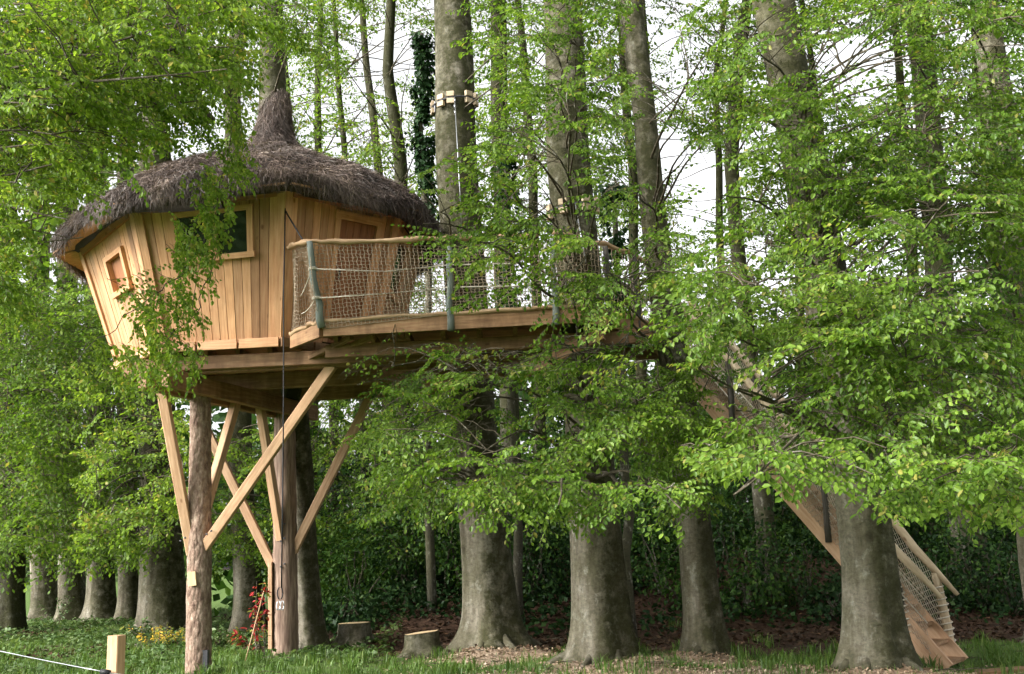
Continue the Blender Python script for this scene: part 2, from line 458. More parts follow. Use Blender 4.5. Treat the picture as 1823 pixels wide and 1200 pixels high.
# ------------------------------------------------------------------ leaves
def add_leaves(mb, p, a, nrm, size, rnd, fine=True, width=0.66):
    """p base, a axis, nrm leaf normal, all (n,3)"""
    n = len(p)
    if n == 0: return
    a = norm(a); b = norm(np.cross(nrm, a)); u = np.cross(a, b)
    s = np.asarray(size)[:, None]
    if fine:
        V = np.stack([p, p + a * s * .30 + b * s * .42 * width + u * s * .07, p + a * s * .68 + b * s * .43 * width + u * s * .04, p + a * s - u * s * .10,
                      p + a * s * .68 - b * s * .43 * width + u * s * .04, p + a * s * .30 - b * s * .42 * width + u * s * .07], 1)
        k = np.arange(n)[:, None] * 6
        Q = np.concatenate([k + np.array([[0, 1, 2, 3]]), k + np.array([[0, 3, 4, 5]])])
        mb.add(V, Q, rnd=np.repeat(rnd, 6))
    else:
        V = np.stack([p, p + a * s * .5 + b * s * .5 * width + u * s * .05, p + a * s, p + a * s * .5 - b * s * .5 * width + u * s * .05], 1)
        k = np.arange(n)[:, None] * 4
        mb.add(V, k + np.array([[0, 1, 2, 3]]), rnd=np.repeat(rnd, 4))

def spray_template(seed, L=1.35, nside=9, sp=0.053, leaf=0.076, droop=0.25, sparse=1.0):
    r = np.random.default_rng(seed)
    twigs, lp, la, ln = [], [], [], []
    def along(pts, d_side, spc, start):
        Ls = np.concatenate([[0], np.cumsum(np.linalg.norm(np.diff(pts, axis=0), axis=1))])
        k = 0; t = start
        while t < Ls[-1]:
            i = min(np.searchsorted(Ls, t, 'right') - 1, len(pts) - 2)
            f = (t - Ls[i]) / (Ls[i + 1] - Ls[i] + 1e-9)
            p = pts[i] * (1 - f) + pts[i + 1] * f
            d = norm(pts[i + 1] - pts[i])
            sd = np.cross([0, 0, 1], d) * (1 if k % 2 else -1)
            ax = d * r.uniform(.3, .8) + sd * r.uniform(.5, 1.0) + np.array([0, 0, -r.uniform(0.05, 1.0)])
            if r.random() < sparse:
                lp.append(p); la.append(ax)
                nn = np.array([0, 0, 1.0]) + sd * r.uniform(-.2, .5) + r.normal(0, .38, 3)
                ln.append(nn)
            k += 1; t += spc * r.uniform(.75, 1.3)
    n = 9
    t = np.linspace(0, 1, n)
    ax = np.stack([t * L, r.normal(0, .012, n).cumsum(), -droop * L * t ** 2 + r.normal(0, .008, n).cumsum()], 1)
    twigs.append((ax, .006)); along(ax, 0, sp, L * .35)
    for k in range(nside):
        tt = 0.10 + 0.85 * (k + r.uniform(-.3, .3)) / nside
        ii = min(int(tt * (n - 1)), n - 2); ff = tt * (n - 1) - ii
        b0 = ax[ii] * (1 - ff) + ax[ii + 1] * ff
        an = (1 if k % 2 else -1) * r.uniform(.6, 1.0)
        Ls = (0.62 * L * (1 - tt) * r.uniform(.7, 1.1) + 0.14)
        d = np.array([math.cos(an), math.sin(an), r.uniform(-.15, .12)])
        q = np.linspace(0, 1, 5)[:, None]
        pts = b0 + d * q * Ls + np.array([1, 0, 0]) * (q ** 2) * Ls * .18 + np.array([0, 0, -1]) * q ** 2 * Ls * r.uniform(.1, .4)
        twigs.append((pts, .0035)); along(pts, 0, sp, .06)
    tv, tq, off = [], [], 0
    for q, rr in twigs:
        V, Q, T, G = tube_arr(q, np.linspace(rr, rr * .45, len(q)), 3, False)
        tv.append(V); tq.append(Q + off); off += len(V)
    return dict(tv=np.concatenate(tv), tq=np.concatenate(tq), L=L, p=np.array(lp), a=np.array(la), n=np.array(ln), leaf=leaf)

TF = [spray_template(100 + k) for k in range(7)]
TS = [spray_template(200 + k, sparse=0.16, nside=11) for k in range(4)]            # budding, nearly bare twigs
TH = [spray_template(250 + k, L=0.8, nside=7, droop=0.9, leaf=0.078) for k in range(5)]  # hanging
TM = [spray_template(300 + k, L=2.0, nside=9, sp=0.115, leaf=0.125, droop=0.2) for k in range(5)]   # middle distance
TC = [spray_template(400 + k, L=3.0, nside=8, sp=0.3, leaf=0.34, droop=0.15) for k in range(4)]   # far

def rotmat(yaw, pitch, roll):
    cy_, sy = math.cos(yaw), math.sin(yaw); cp, sp = math.cos(pitch), math.sin(pitch); cr, sr = math.cos(roll), math.sin(roll)
    Rz = np.array([[cy_, -sy, 0], [sy, cy_, 0], [0, 0, 1]]); Ry = np.array([[cp, 0, sp], [0, 1, 0], [-sp, 0, cp]]); Rx = np.array([[1, 0, 0], [0, cr, -sr], [0, sr, cr]])
    return Rz @ Ry @ Rx

def put_spray(leaves, twigs, tpl, base, yaw, pitch=0.1, roll=0.0, sc=1.0, fine=True, tone=0.0, tw=True):
    R = rotmat(yaw, pitch, roll)
    p = tpl['p'] @ R.T * sc + base
    n = len(p)
    lr = np.clip(rng.beta(2, 2.2, n) * 0.95 + tone, 0, 1)
    lr[rng.random(n) < .02] = 1.0
    add_leaves(leaves, p, tpl['a'] @ R.T, tpl['n'] @ R.T, tpl['leaf'] * sc ** .3 * rng.uniform(.5, 1.2, n), lr, fine)
    if tw and twigs is not None:
        V = tpl['tv'] @ R.T * sc + base
        twigs.add(V, tpl['tq'], None, .5, V)

# places the boughs have been cut back from: the cabin, its roof, the posts, the trunk bases
CUT = [(205, 285, 420, 470, 16), (90, 350, 225, 600, 16), (415, 150, 745, 560, 16), (520, 410, 715, 600, 16), (190, 640, 640, 1200, 17), (560, 930, 1823, 1300, 14), (760, 898, 1310, 1300, 14.5),
       (640, 905, 850, 1300, 14), (1125, 60, 1190, 330, 16), (960, 225, 1040, 370, 16), (770, 60, 845, 260, 19), (1350, 0, 1410, 110, 14), (690, 555, 1095, 618, 14.9), (1330, 850, 1510, 1000, 14.5), (1255, 645, 1380, 760, 13.5), (1200, 250, 1290, 400, 40), (650, 50, 760, 130, 60), (1480, 60, 1580, 170, 60), (1735, 30, 1785, 160, 18), (1345, 0, 1425, 130, 14)]
def project(q):
    d = np.asarray(q) - np.array([0, 0, EYE])
    zc = d[1] * math.cos(PITCH) + d[2] * math.sin(PITCH); yc = -d[1] * math.sin(PITCH) + d[2] * math.cos(PITCH)
    a, b = d[0] / zc * FPX, yc / zc * FPX
    c, s = math.cos(ROLL), math.sin(ROLL)
    return 911.5 + a * c - b * s, 600 - (a * s + b * c)
def blocked(q):
    x, y = project(q)
    for x0, y0, x1, y1, Y in CUT:
        if x0 < x < x1 and y0 < y < y1 and q[1] < Y:
            return rng.random() < .93
    return False

class Tree:
    def __init__(s, name, label, base, group=None, cat='tree'):
        s.o = thing(name, label, cat, tuple(base), group)
        s.base = np.asarray(base, float)
        s.leaf, s.twig = {}, MB()
        s.axis = None; s.rad = None
    def trunk(s, prof, Y, mat='beech_bark', flare=0.9, top=17.0, sides=26, name='trunk', lobes=5, mossy=0.8):
        """prof: list of (px, py, width px) from the ground up, at depth Y"""
        pts, rad = [], []
        for px, py, w in prof:
            p = P(px, py, Y); pts.append(p); rad.append(w * .5 * Y / FPX)
        s.trunk3(pts, rad, mat, flare, top, sides, name, lobes, mossy)
    def trunk3(s, pts, rad, mat='beech_bark', flare=0.9, top=17.0, sides=26, name='trunk', lobes=5, mossy=0.8):  # mossy: algae-toned shade put into the right side
        pts = [np.asarray(p, float) for p in pts]; rad = list(rad)
        b = pts[0].copy(); b[2] = terrain(b[0], b[1]) - .25; pts[0] = b
        d = (pts[-1] - pts[-2]); d = d / d[2]
        if top > pts[-1][2] + .5:
            k = top - pts[-1][2]
            pts.append(pts[-1] + d * k * .5); rad.append(rad[-1] * .75)
            pts.append(pts[-2 + 1] + d * k * .5); rad.append(rad[-2] * .35)
        pts = np.array(pts); rad = np.array(rad)
        zz = np.concatenate([[pts[0][2], pts[0][2] + .1, pts[0][2] + .2, pts[0][2] + .3, pts[0][2] + .42, pts[0][2] + .56, pts[0][2] + .72, pts[0][2] + .9, pts[0][2] + 1.15], np.arange(pts[0][2] + 1.5, pts[-1][2], .45), [pts[-1][2]]])
        X = np.interp(zz, pts[:, 2], pts[:, 0]) + .02 * np.sin(zz * 1.3 + pts[0][0]); Yy = np.interp(zz, pts[:, 2], pts[:, 1]) + .02 * np.cos(zz * 1.1 + pts[0][0])
        R = np.interp(zz, pts[:, 2], rad)
        th = np.arange(sides) * 2 * PI / sides
        h = zz - pts[0][2]
        ph = rng.uniform(0, 6.28)
        fl = flare * np.exp(-np.maximum(h - .2, 0) / .34)
        lob = 1 + .42 * np.cos(lobes * th + ph)[None] * np.exp(-h / .55)[:, None] + .25 * np.cos((lobes - 2) * th + ph * 2)[None]* np.exp(-h / .8)[:, None]
        wav = 1 + .035 * np.cos(2 * th[None] + h[:, None] * .5 + ph) + .025 * np.cos(3 * th[None] - h[:, None] * .8) * np.exp(-h / 6)[:, None] + .085 * np.exp(-h / 1.6)[:, None] * np.cos(lobes * th + ph)[None] + .05 * np.exp(-h / 3.0)[:, None] * np.cos((lobes + 2) * th - ph + .4 * h[:, None])
        rr = R[:, None] * (wav + fl[:, None] * lob)
        V = np.stack([X[:, None] + rr * np.cos(th), Yy[:, None] + rr * np.sin(th), np.repeat(zz[:, None], sides, 1)], -1).reshape(-1, 3)
        nr = len(zz); i = np.arange(nr - 1)[:, None] * sides; j = np.arange(sides)[None]; jn = (j + 1) % sides
        Q = np.stack([i + j, i + jn, i + sides + jn, i + sides + j], -1).reshape(-1, 4)
        mb = MB(); mb.add(V, Q)
        ms = (np.exp(-h / .55)[:, None] * .9 + mossy * sstep(-.15, .45, np.cos(th + .35))[None] + .8 * sstep(2.6, 5.0, h)[:, None]) * np.ones((nr, sides))  # moss at the foot; right-side and upper terms mix algae with painted shade
        mb.build(name, mat, s.o, True, {'moss_shade': np.clip(ms, 0, 1).ravel()})
        s.axis = np.stack([X, Yy, zz], 1); s.rad = R
        if sides == 26 and mat == 'beech_bark' and pts[0][1] < 23:
            nr_ = 9
            for q in range(nr_):
                a = ph + q * 2 * PI / nr_ + rng.normal(0, .25); L_ = R[0] * rng.uniform(1.9, 3.1)
                d0 = R[0] * (.55 + flare)
                t_ = np.linspace(0, 1, 9); rr_ = d0 + (L_ - d0) * t_; aa_ = a + .35 * t_ ** 2 * rng.normal()
                xs, ys = X[0] + rr_ * np.cos(aa_), Yy[0] + rr_ * np.sin(aa_)
                zs = terrain(xs, ys) + R[0] * .34 * (1 - t_) ** 2 - .045 - .10 * t_ ** 2
                rd = R[0] * rng.uniform(.14, .24) * (1 - .65 * t_)
                V, Q, T, G = tube_arr(np.stack([xs, ys, zs], 1), rd, 8, True, .06)
                mb = MB(); mb.add(V, Q, T, .5, G)
                mb.build('root', mat, s.o, True, {'moss_shade': np.full(len(V), .55)})
    def at(s, z):
        return np.array([np.interp(z, s.axis[:, 2], s.axis[:, 0]), np.interp(z, s.axis[:, 2], s.axis[:, 1]), z])
    def mb(s, mat):
        return s.leaf.setdefault(mat, MB())
    def foliage(s, reg, n, tpls=None, mat='beech_leaf', fine=True, tone=0.0, sc=(.8, 1.2), clump=.45, limb=.15, toward=None, pitch=(-.2, .5), tw=True, box=None, spread=1.1, prune=True):
        """reg: (px0,py0,px1,py1,Y0,Y1) seen box, or box: (x0,x1,y0,y1,z0,z1)"""
        tpls = tpls or TF
        pts = []
        tries = 0
        while len(pts) < n and tries < n * 30:
            tries += 1
            if box is None:
                Y = rng.uniform(reg[4], reg[5])
                p = P(rng.uniform(reg[0], reg[2]), rng.uniform(reg[1], reg[3]), Y)
            else:
                p = np.array([rng.uniform(box[0], box[1]), rng.uniform(box[2], box[3]), rng.uniform(box[4], box[5])])
            if vnoise((p / np.array([1.25, 1.25, .55]))[None])[0] < clump: continue
            if p[2] < terrain(p[0], p[1]) + .5: continue
            pts.append(p)
        if not pts: return
        pts = np.array(pts)
        nl = max(1, int(len(pts) * limb))
        tg = pts[rng.permutation(len(pts))[:nl]]
        limbs = []
        if s.axis is not None and limb > 0:
            for t in tg:
                hd = np.linalg.norm(t[:2] - s.at(min(t[2], s.axis[-1][2]))[:2])
                if hd < 1.5: continue
                z0 = np.clip(t[2] + hd * rng.uniform(-.18, .12), 2.8, s.axis[-1][2] - .5)
                p0 = s.at(z0)
                c = curve(p0, t, 11, -rng.uniform(.0, .10) * hd)
                tt_ = np.linspace(0, 1, 11)
                for q_ in range(3): c[:, q_] += .035 * hd * np.sin(tt_ * rng.uniform(3, 8) + rng.uniform(0, 6)) * tt_ * (1 - tt_) * 2
                limbs.append(c)
                r0 = .009 + .004 * hd
                V, Q, T, G = tube_arr(c, np.linspace(r0, .007, 11), 5, False)
                s.twig.add(V, Q, None, .5, G)
            LP = np.concatenate([c[3:] for c in limbs]) if limbs else None
        m = s.mb(mat)
        for p in pts:
            if s.axis is not None:
                c = s.at(min(p[2], s.axis[-1][2]))
                dv = p - c
            else:
                dv = np.array([rng.normal(), rng.normal(), 0])
            yaw = math.atan2(dv[1], dv[0]) + rng.normal(0, spread * .55)
            if toward is not None and rng.random() < .6: yaw = toward + rng.normal(0, .6)
            t = tpls[rng.integers(len(tpls))]
            k = rng.uniform(*sc)
            hl = t['L'] * k
            d_ = np.array([math.cos(yaw), math.sin(yaw), -.1])
            base = p - d_ * .5 * hl
            if prune and any(blocked(base + d_ * hl * f_ - np.array([0, 0, .06 * hl])) for f_ in (.05, .35, .65, 1.0)): continue
            put_spray(m, s.twig, t, base, yaw, rng.uniform(*pitch), rng.normal(0, .42), k, fine, tone + rng.normal(0, .10), tw)
            if limbs:
                dd = np.linalg.norm(LP - base, axis=1); j = dd.argmin()
                if dd[j] < 2.2 and dd[j] > .05:
                    c = curve(LP[j], base, 5, -.08 * dd[j], .02)
                    V, Q, T, G = tube_arr(c, np.linspace(.011, .006, 5), 3, False); s.twig.add(V, Q, None, .5, G)
    def finish(s):
        for mname, mb in s.leaf.items():
            if mb.n: mb.build('crown', mname, s.o, kind='stuff')
        if s.twig.n: s.twig.build('twigs', 'twig_bark', s.o, True, {'moss_shade': np.zeros(s.twig.n)}, kind='stuff')

#STRUCTURE
# ------------------------------------------------------------------ ground
def axis_pts(a, b, fa, fb, st, far):
    core = np.arange(fa, fb, st)
    lo = fa - np.geomspace(st, fa - a, far)[::-1]; hi = fb + np.geomspace(st, b - fb, far)
    return np.unique(np.concatenate([lo, core, hi]))
gx = axis_pts(-500, 500, -14, 10, .16, 34); gy = axis_pts(-300, 900, 11, 32, .16, 34)
GX, GY = np.meshgrid(gx, gy)
GZ = terrain(GX, GY)
nx, ny = len(gx), len(gy)
i = np.arange(ny - 1)[:, None] * nx; j = np.arange(nx - 1)[None]
Q = np.stack([i + j, i + j + 1, i + nx + j + 1, i + nx + j], -1).reshape(-1, 4)

def grassness(x, y):
    """1 where the lawn grows, 0 on the leaf-littered bank under the trees"""
    edge = 20.6 - 2.6 * sstep(-3, .5, x) + .5 * np.sin(x * .9) + np.where(x < -5, 60, 0) * sstep(-5, -8.5, x)
    g = 1 - sstep(edge - 1.2, edge + .6, y)
    under = sstep(20, 24, y) * sstep(-4.0, -6, x) * (1 - sstep(36, 44, y)) * .45
    return np.clip(g - under, 0, 1)
def chipness(x, y):
    c = np.zeros_like(np.asarray(x, float))
    for bx, by, r, a in MOUNDS:
        c = np.maximum(c, np.exp(-((x - bx) ** 2 + (y - by + .35) ** 2) / (r * 1.15) ** 2))
    strip = np.exp(-((y - 15.4 + .18 * (x + 1)) / .9) ** 2) * sstep(-3.0, -.5, x) * .85
    return np.clip(np.maximum(c, strip), 0, 1)
mb = MB(); mb.add(np.stack([GX, GY, GZ], -1), Q)
ground = mb.build('ground', 'ground', None, True, {'grass': grassness(GX, GY).ravel(), 'chips': chipness(GX, GY).ravel()})
ground['kind'] = 'structure'

def scatter(n, x0, x1, y0, y1, dens, near=1.0):
    x = rng.uniform(x0, x1, n * 4); u = rng.uniform(0, 1, n * 4)
    y = y0 * (y1 / y0) ** (u ** near)
    k = rng.random(n * 4) < dens(x, y)
    x, y = x[k][:n], y[k][:n]
    return np.stack([x, y, terrain(x, y)], 1)

# lawn blades
p = scatter(52000, -13, 8, 12.6, 34, lambda x, y: grassness(x, y) * (1 - .85 * chipness(x, y)) * (.35 + .65 * (vnoise(np.stack([x * 1.1, y * 1.1, x * 0], 1)) > .42)), 1.2)
n_ = len(p); hgt = rng.uniform(.035, .10, n_) * (1 + (p[:, 1] - 13) / 40)
az = rng.uniform(0, 2 * PI, n_); lean = rng.uniform(.05, .6, n_)
tip = p + np.stack([np.cos(az) * lean * hgt, np.sin(az) * lean * hgt, hgt], 1)
w = np.stack([-np.sin(az), np.cos(az), az * 0], 1) * (rng.uniform(.004, .008, n_) * (1 + (p[:, 1] - 13) / 22))[:, None]
mb = MB(); mb.add(np.stack([p - w, p + w, tip], 1), None, np.arange(n_ * 3).reshape(-1, 3), np.repeat(rng.beta(2, 2, n_), 3))
lawn = mb.build('lawn_grass', 'grass_blade', None, kind='stuff')
lawn['label'] = 'short green lawn grass around the posts and tree bases'; lawn['category'] = 'grass'

def flat_leaves(name, mat, p, size, label, cat, tilt=.5, lift=.03):
    n = len(p); az = rng.uniform(0, 2 * PI, n)
    a = np.stack([np.cos(az), np.sin(az), rng.normal(0, tilt * .6, n)], 1)
    nr = np.stack([rng.normal(0, tilt, n), rng.normal(0, tilt, n), np.ones(n)], 1)
    mb = MB(); q = p.copy(); q[:, 2] += rng.uniform(.005, lift, n)
    add_leaves(mb, q, a, nr, rng.uniform(*size, n), rng.beta(1.6, 2, n), False, .75)
    o = mb.build(name, mat, None, kind='stuff'); o['label'] = label; o['category'] = cat
    return o
p = scatter(22000, -8, 11, 18.5, 33, lambda x, y: (1 - grassness(x, y)), .9)
flat_leaves('leaf_litter', 'litter_leaf', p, (.07, .13), 'brown fallen leaves covering the bank under the trees', 'leaf litter')
p = scatter(24000, -22, -2.5, 17.5, 42, lambda x, y: .15 + .85 * (vnoise(np.stack([x * .6, y * .6, x * 0 + 3], 1)) > .5) * sstep(17, 21, y), .9)
q_ = scatter(7000, -20, -3.5, 17, 38, lambda x, y: (vnoise(np.stack([x * .45, y * .45, x * 0 + 6], 1)) > .52) * sstep(16.5, 20, y) * 1.0, .9)
flat_leaves('old_leaves', 'litter_leaf', q_, (.07, .13), 'old brown leaves lying between lawn and the tree row', 'leaf litter')
flat_leaves('ground_cover', 'cover_leaf', p, (.07, .15), 'pale green ground cover between the lawn and the tree row', 'ground cover', .6, .12)
p = scatter(16000, -3.5, 7.5, 13.0, 20, lambda x, y: chipness(x, y) ** 1.5, 1)
flat_leaves('wood_chips', 'chip_litter', p, (.025, .06), 'pale wood chips and husks heaped around the beech bases', 'wood chips', .7, .03)
p = scatter(24000, -5, 13, 21, 33, lambda x, y: (1 - grassness(x, y)) * sstep(20, 24.5, y) * (vnoise(np.stack([x * .5, y * .5, x * 0 + 9], 1)) > .36), .8)
flat_leaves('ivy_carpet', 'ivy_leaf', p, (.09, .16), 'dark ivy carpet climbing the shaded bank', 'ivy', .9, .3)

mb = MB()
for q in scatter(420, -12, 8, 13, 26, lambda x, y: .4 + 0 * x, 1):
    az_ = rng.uniform(0, 6.28); L_ = rng.uniform(.15, .7)
    c_ = curve(q + (0, 0, .02), q + np.array([math.cos(az_) * L_, math.sin(az_) * L_, .03]), 5, 0, .02)
    V, Q, T, G = tube_arr(c_, np.linspace(.009, .004, 5), 3, False); mb.add(V, Q, None, .5, G)
o = mb.build('fallen_twigs', 'twig_bark', None, True, {'moss_shade': np.zeros(mb.n)}, 'stuff'); o['label'] = 'thin fallen twigs scattered over lawn and litter'; o['category'] = 'twigs'
# rank tufts round the trunk feet and stumps
tc = scatter(260, -11, 7.5, 14, 24, lambda x, y: grassness(x, y) * .8 + .12, 1)
p = np.repeat(tc, 26, 0); n_ = len(p)
p[:, :2] += rng.normal(0, .07, (n_, 2)); p[:, 2] = terrain(p[:, 0], p[:, 1])
hgt = rng.uniform(.10, .30, n_); az = rng.uniform(0, 2 * PI, n_); lean = rng.uniform(.1, .9, n_)
w = np.stack([-np.sin(az), np.cos(az), az * 0], 1) * rng.uniform(.004, .010, n_)[:, None]
md = p + np.stack([np.cos(az) * lean * hgt * .3, np.sin(az) * lean * hgt * .3, hgt * .6], 1)
tip = p + np.stack([np.cos(az) * lean * hgt, np.sin(az) * lean * hgt, hgt * .85], 1)
mb = MB(); kk = np.arange(n_)[:, None] * 5
mb.add(np.stack([p - w, p + w, md + w * .8, md - w * .8, tip], 1), kk + np.array([[0, 1, 2, 3]]), kk + np.array([[3, 2, 4]]), np.repeat(rng.beta(1.5, 2, n_), 5))
o = mb.build('grass_tufts', 'grass_blade', None, kind='stuff'); o['label'] = 'taller grass tufts dotted through the lawn'; o['category'] = 'grass'

#HOUSE
# ------------------------------------------------------------------ treehouse
CX, CY = -4.45, 19.04
ZF, ZT, RB, RT = 5.2, 7.22, 2.6, 3.27
A0 = math.radians(17.5)
def rf(a): return 1 - .12 * max(0, math.cos(a) - .3) / .7
th_ = thing('treehouse', 'octagonal larch treehouse with heather thatch roof and netted deck on log posts', 'treehouse', (CX, CY, 0))
def tilt(a): return 0.17 * math.cos(a) + .10
def corner(k, top, extra=0.0):
    a = A0 + k * PI / 4
    R = ((RT if top else RB) + extra) * rf(a)
    return np.array([CX + R * math.cos(a), CY + R * math.sin(a), ZT + tilt(a) * 1.3 if top else ZF])
def wall_pt(k, u, v, off=0.0):
    b = corner(k, 0) * (1 - u) + corner(k + 1, 0) * u
    t = corner(k, 1) * (1 - u) + corner(k + 1, 1) * u
    e = norm(corner(k + 1, 0) - corner(k, 0)); up = norm(t - b)
    nr = norm(np.cross(e, up))
    return b * (1 - v) + t * v + nr * off
def wall_piece(name, k, u0, u1, v0, v1, o0, o1, mat, parent, rnd=None, vert=True):
    V = []
    for o_ in (o0, o1):
        for u, v in ((u0, v0), (u1, v0), (u1, v1), (u0, v1)):
            V.append(wall_pt(k, u, v, o_))
    off = rng.uniform(0, 40, 3)
    G = []
    for o_ in (o0, o1):
        for u, v in ((u0, v0), (u1, v0), (u1, v1), (u0, v1)):
            G.append(np.array([v * 2.05, u * 1.95, o_] if vert else [u * 1.95, v * 2.05, o_]) + off)
    mb = MB(); mb.add(V, [(3, 2, 1, 0), (4, 5, 6, 7), (0, 1, 5, 4), (1, 2, 6, 5), (2, 3, 7, 6), (3, 0, 4, 7)], rnd=rng.uniform(.15, .85) if rnd is None else rnd, gr=G)
    return mb.build(name, mat, parent)

# corners: k=4 -> 194.8 (left), 5 -> 239.8, 6 -> 284.8, 7 -> 329.8, 8 -> 14.8
openings = {4: [(.40, .70, .50, .79)], 5: [(.25, .76, .585, .905)], 6: [(.44, .83, 0.0, .90)], 7: [(.08, .55, .45, .86)]}
for k in range(8):
    wname = 'wall'
    ops = openings.get(k, [])
    back = wall_piece('wall', k, 0.0, 1.0, 0.0, 1.0, -.10, -.07, 'interior', th_)
    vis = k in (4, 5, 6, 7)
    n = 14 if vis else 6
    lat = np.linspace(0.045, 0.955, n + 1)
    for i_ in range(n):
        u0, u1 = lat[i_] + .0022, lat[i_ + 1] - .0022
        segs = [(-.02, 1.0)]
        for (a, b, c, d) in ops:
            if u1 > a + .01 and u0 < b - .01:
                segs = [(-.02, c), (d, 1.0)]
                if c <= 0.01: segs = [(d, 1.0)]
        pr = rng.uniform(0, .008)
        rn = float(np.clip(rng.normal(.5, .26), 0, 1))
        for v0, v1 in segs:
            wall_piece('plank', k, u0, u1, v0 + rng.uniform(-.006, .006) * (v0 < 0), v1, -.068, -.030 + pr, 'larch_wall', back, rn)
    # corner boards
    wall_piece('corner_board', k, -.006, .055, -.025, 1.0, -.028, .012, 'larch_wall', th_, .75)
    wall_piece('corner_board', k, .945, 1.006, -.025, 1.0, -.028, .011, 'larch_wall', th_, .6)
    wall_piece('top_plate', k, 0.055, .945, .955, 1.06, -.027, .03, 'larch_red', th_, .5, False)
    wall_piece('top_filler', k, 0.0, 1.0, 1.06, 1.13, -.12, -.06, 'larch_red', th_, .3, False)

def window(k, a, b, c, d, mull, glass, label=None, deep=.0):
    w = MB()
    win = wall_piece('window', k, a + .012, b - .012, c + .012, d - .012, -.066, -.060, 'window_glass' if glass else 'larch_red', th_, .5)
    if label: win['label'] = label
    e = .022; f = .024
    for nm, u0, u1, v0, v1, vert in (('frame_bar', a - e, a + .018, c, d, True), ('frame_bar', b - .018, b + e, c, d, True), ('sill', a - e * 1.6, b + e * 1.6, c - f, c + .016, False), ('frame_bar', a - e, b + e, d - .014, d + f, False)):
        wall_piece(nm, k, u0, u1, v0, v1, -.059 if not deep else -.06, .016 + (.02 if nm == 'sill' else 0) + deep, 'larch_wall', win, .8, vert)
    if mull:
        m = (a + b) / 2
        wall_piece('mullion', k, m - .03, m + .03, c + .016, d - .014, -.058, .008, 'larch_wall', win, .75)
window(5, *openings[5][0], True, True, 'dark double window with larch frame')
window(4, *openings[4][0], False, False, 'small window with deep reveal, shutter closed', .02)
window(7, *openings[7][0], False, True)
# door
a, b, c, d = openings[6][0]
door = wall_piece('door', 6, a + .03, b - .03, 0.0, d - .03, -.066, -.045, 'larch_red', th_, .35)
for i_ in range(5):
    uu = np.linspace(a + .032, b - .032, 6)
    wall_piece('door_board', 6, uu[i_] + .002, uu[i_ + 1] - .002, .005, d - .035, -.044, -.034, 'larch_red', door, rng.uniform(.2, .5))
for u0, u1, v0, v1, vt in ((a - .015, a + .03, 0, d, True), (b - .03, b + .015, 0, d, True), (a - .02, b + .02, d - .03, d + .03, False)):
    wall_piece('door_frame', 6, u0, u1, v0, v1, -.03, .02, 'larch_wall', th_, .7, vt)
tube('door_handle', [wall_pt(6, .52, .45, -.01), wall_pt(6, .52, .53, -.01)], .018, 'dark_iron', door, 6)

# roof
RP = np.array([(3.2, .02), (3.52, -.06), (3.6, .06), (3.5, .26), (2.98, .68), (2.4, 1.04), (1.68, 1.40), (1.05, 1.71), (.58, 2.0), (.36, 2.32), (.26, 2.7), (.22, 3.2)])
EZ = 7.20
NA = 64
def roof_pt(a, s):
    """s index along profile (float)"""
    i_ = int(min(max(s, 0), len(RP) - 1.001)); f = s - i_
    r, z = RP[i_] * (1 - f) + RP[i_ + 1] * f
    # octagon-ish plan at the eaves, round at the top
    m = ((a - A0) % (PI / 4)) - PI / 8
    oc = (math.cos(PI / 8) / math.cos(m)) ** .55
    q = min(1, max(0, (r - .6) / 2))
    r = r * (1 - q + q * oc * 1.02)
    r = r * rf(a)
    lean = (z / 3.3) ** 1.5 * .12
    t = tilt(a) * min(1, r / 3)
    bump = .05 * math.sin(a * 5 + s) + .04 * math.sin(a * 11 - s * 2) if s > 1.5 else .03 * math.sin(a * 7)
    return np.array([CX + r * math.cos(a) + lean, CY + r * math.sin(a), EZ + z + t + bump * (r / 3.4)])
V = []
ss = np.linspace(0, len(RP) - 1.001, 26)
for s_ in ss:
    for q_ in range(NA):
        V.append(roof_pt(q_ * 2 * PI / NA, s_))
i = np.arange(len(ss) - 1)[:, None] * NA; j = np.arange(NA)[None]; jn = (j + 1) % NA
mb = MB(); mb.add(V, np.stack([i + j, i + jn, i + NA + jn, i + NA + j], -1).reshape(-1, 4))
roof = mb.build('roof', 'thatch_core', th_, True)
# soffit boards, one per side and eave piece
for k in range(8):
    for f0, f1 in ((0.02, .5), (.5, .98)):
        V = []
        for dz in (0, -.03):
            for f, ex in ((f0, -.25), (f1, -.25), (f1, .44), (f0, .44)):
                p_ = corner(k, 1, ex) * (1 - f) + corner(k + 1, 1, ex) * f
                p_[2] += .16 - (ex + .25) * .28 + dz
                V.append(p_)
        mb = MB(); mb.add(V, BOXQ, rnd=rng.uniform(.3, .7)); mb.build('soffit_board', 'larch_wall', roof)
# heather strands
mb = MB()
N = 100000
aa = rng.uniform(PI * .85, PI * 2.25, N)
s_ = np.where(rng.random(N) < .22, rng.uniform(1.0, 3.0, N), rng.uniform(2.2, len(RP) - 1.05, N))
top = s_ > 7.6
P0 = np.array([roof_pt(a_, x_) for a_, x_ in zip(aa, s_)]); P1 = np.array([roof_pt(a_, max(x_ - .12, 0)) for a_, x_ in zip(aa, s_)])
dn = norm(P1 - P0)
rad = np.stack([np.cos(aa), np.sin(aa), np.full(N, .55)], 1); rad = norm(rad)
tang = np.stack([-np.sin(aa), np.cos(aa), np.zeros(N)], 1)
Ln = rng.uniform(.14, .38, N)
eave = s_ < 2.4
dirv = norm(dn * rng.uniform(.3, 1.0, N)[:, None] + rad * (rng.uniform(-.15, .5, N) * np.where(top, .35, 1))[:, None] + tang * (rng.normal(0, .45, N) * np.where(top, .5, 1))[:, None] + np.array([0, 0, -1.0]) * (eave * rng.uniform(.25, 1.1, N))[:, None])
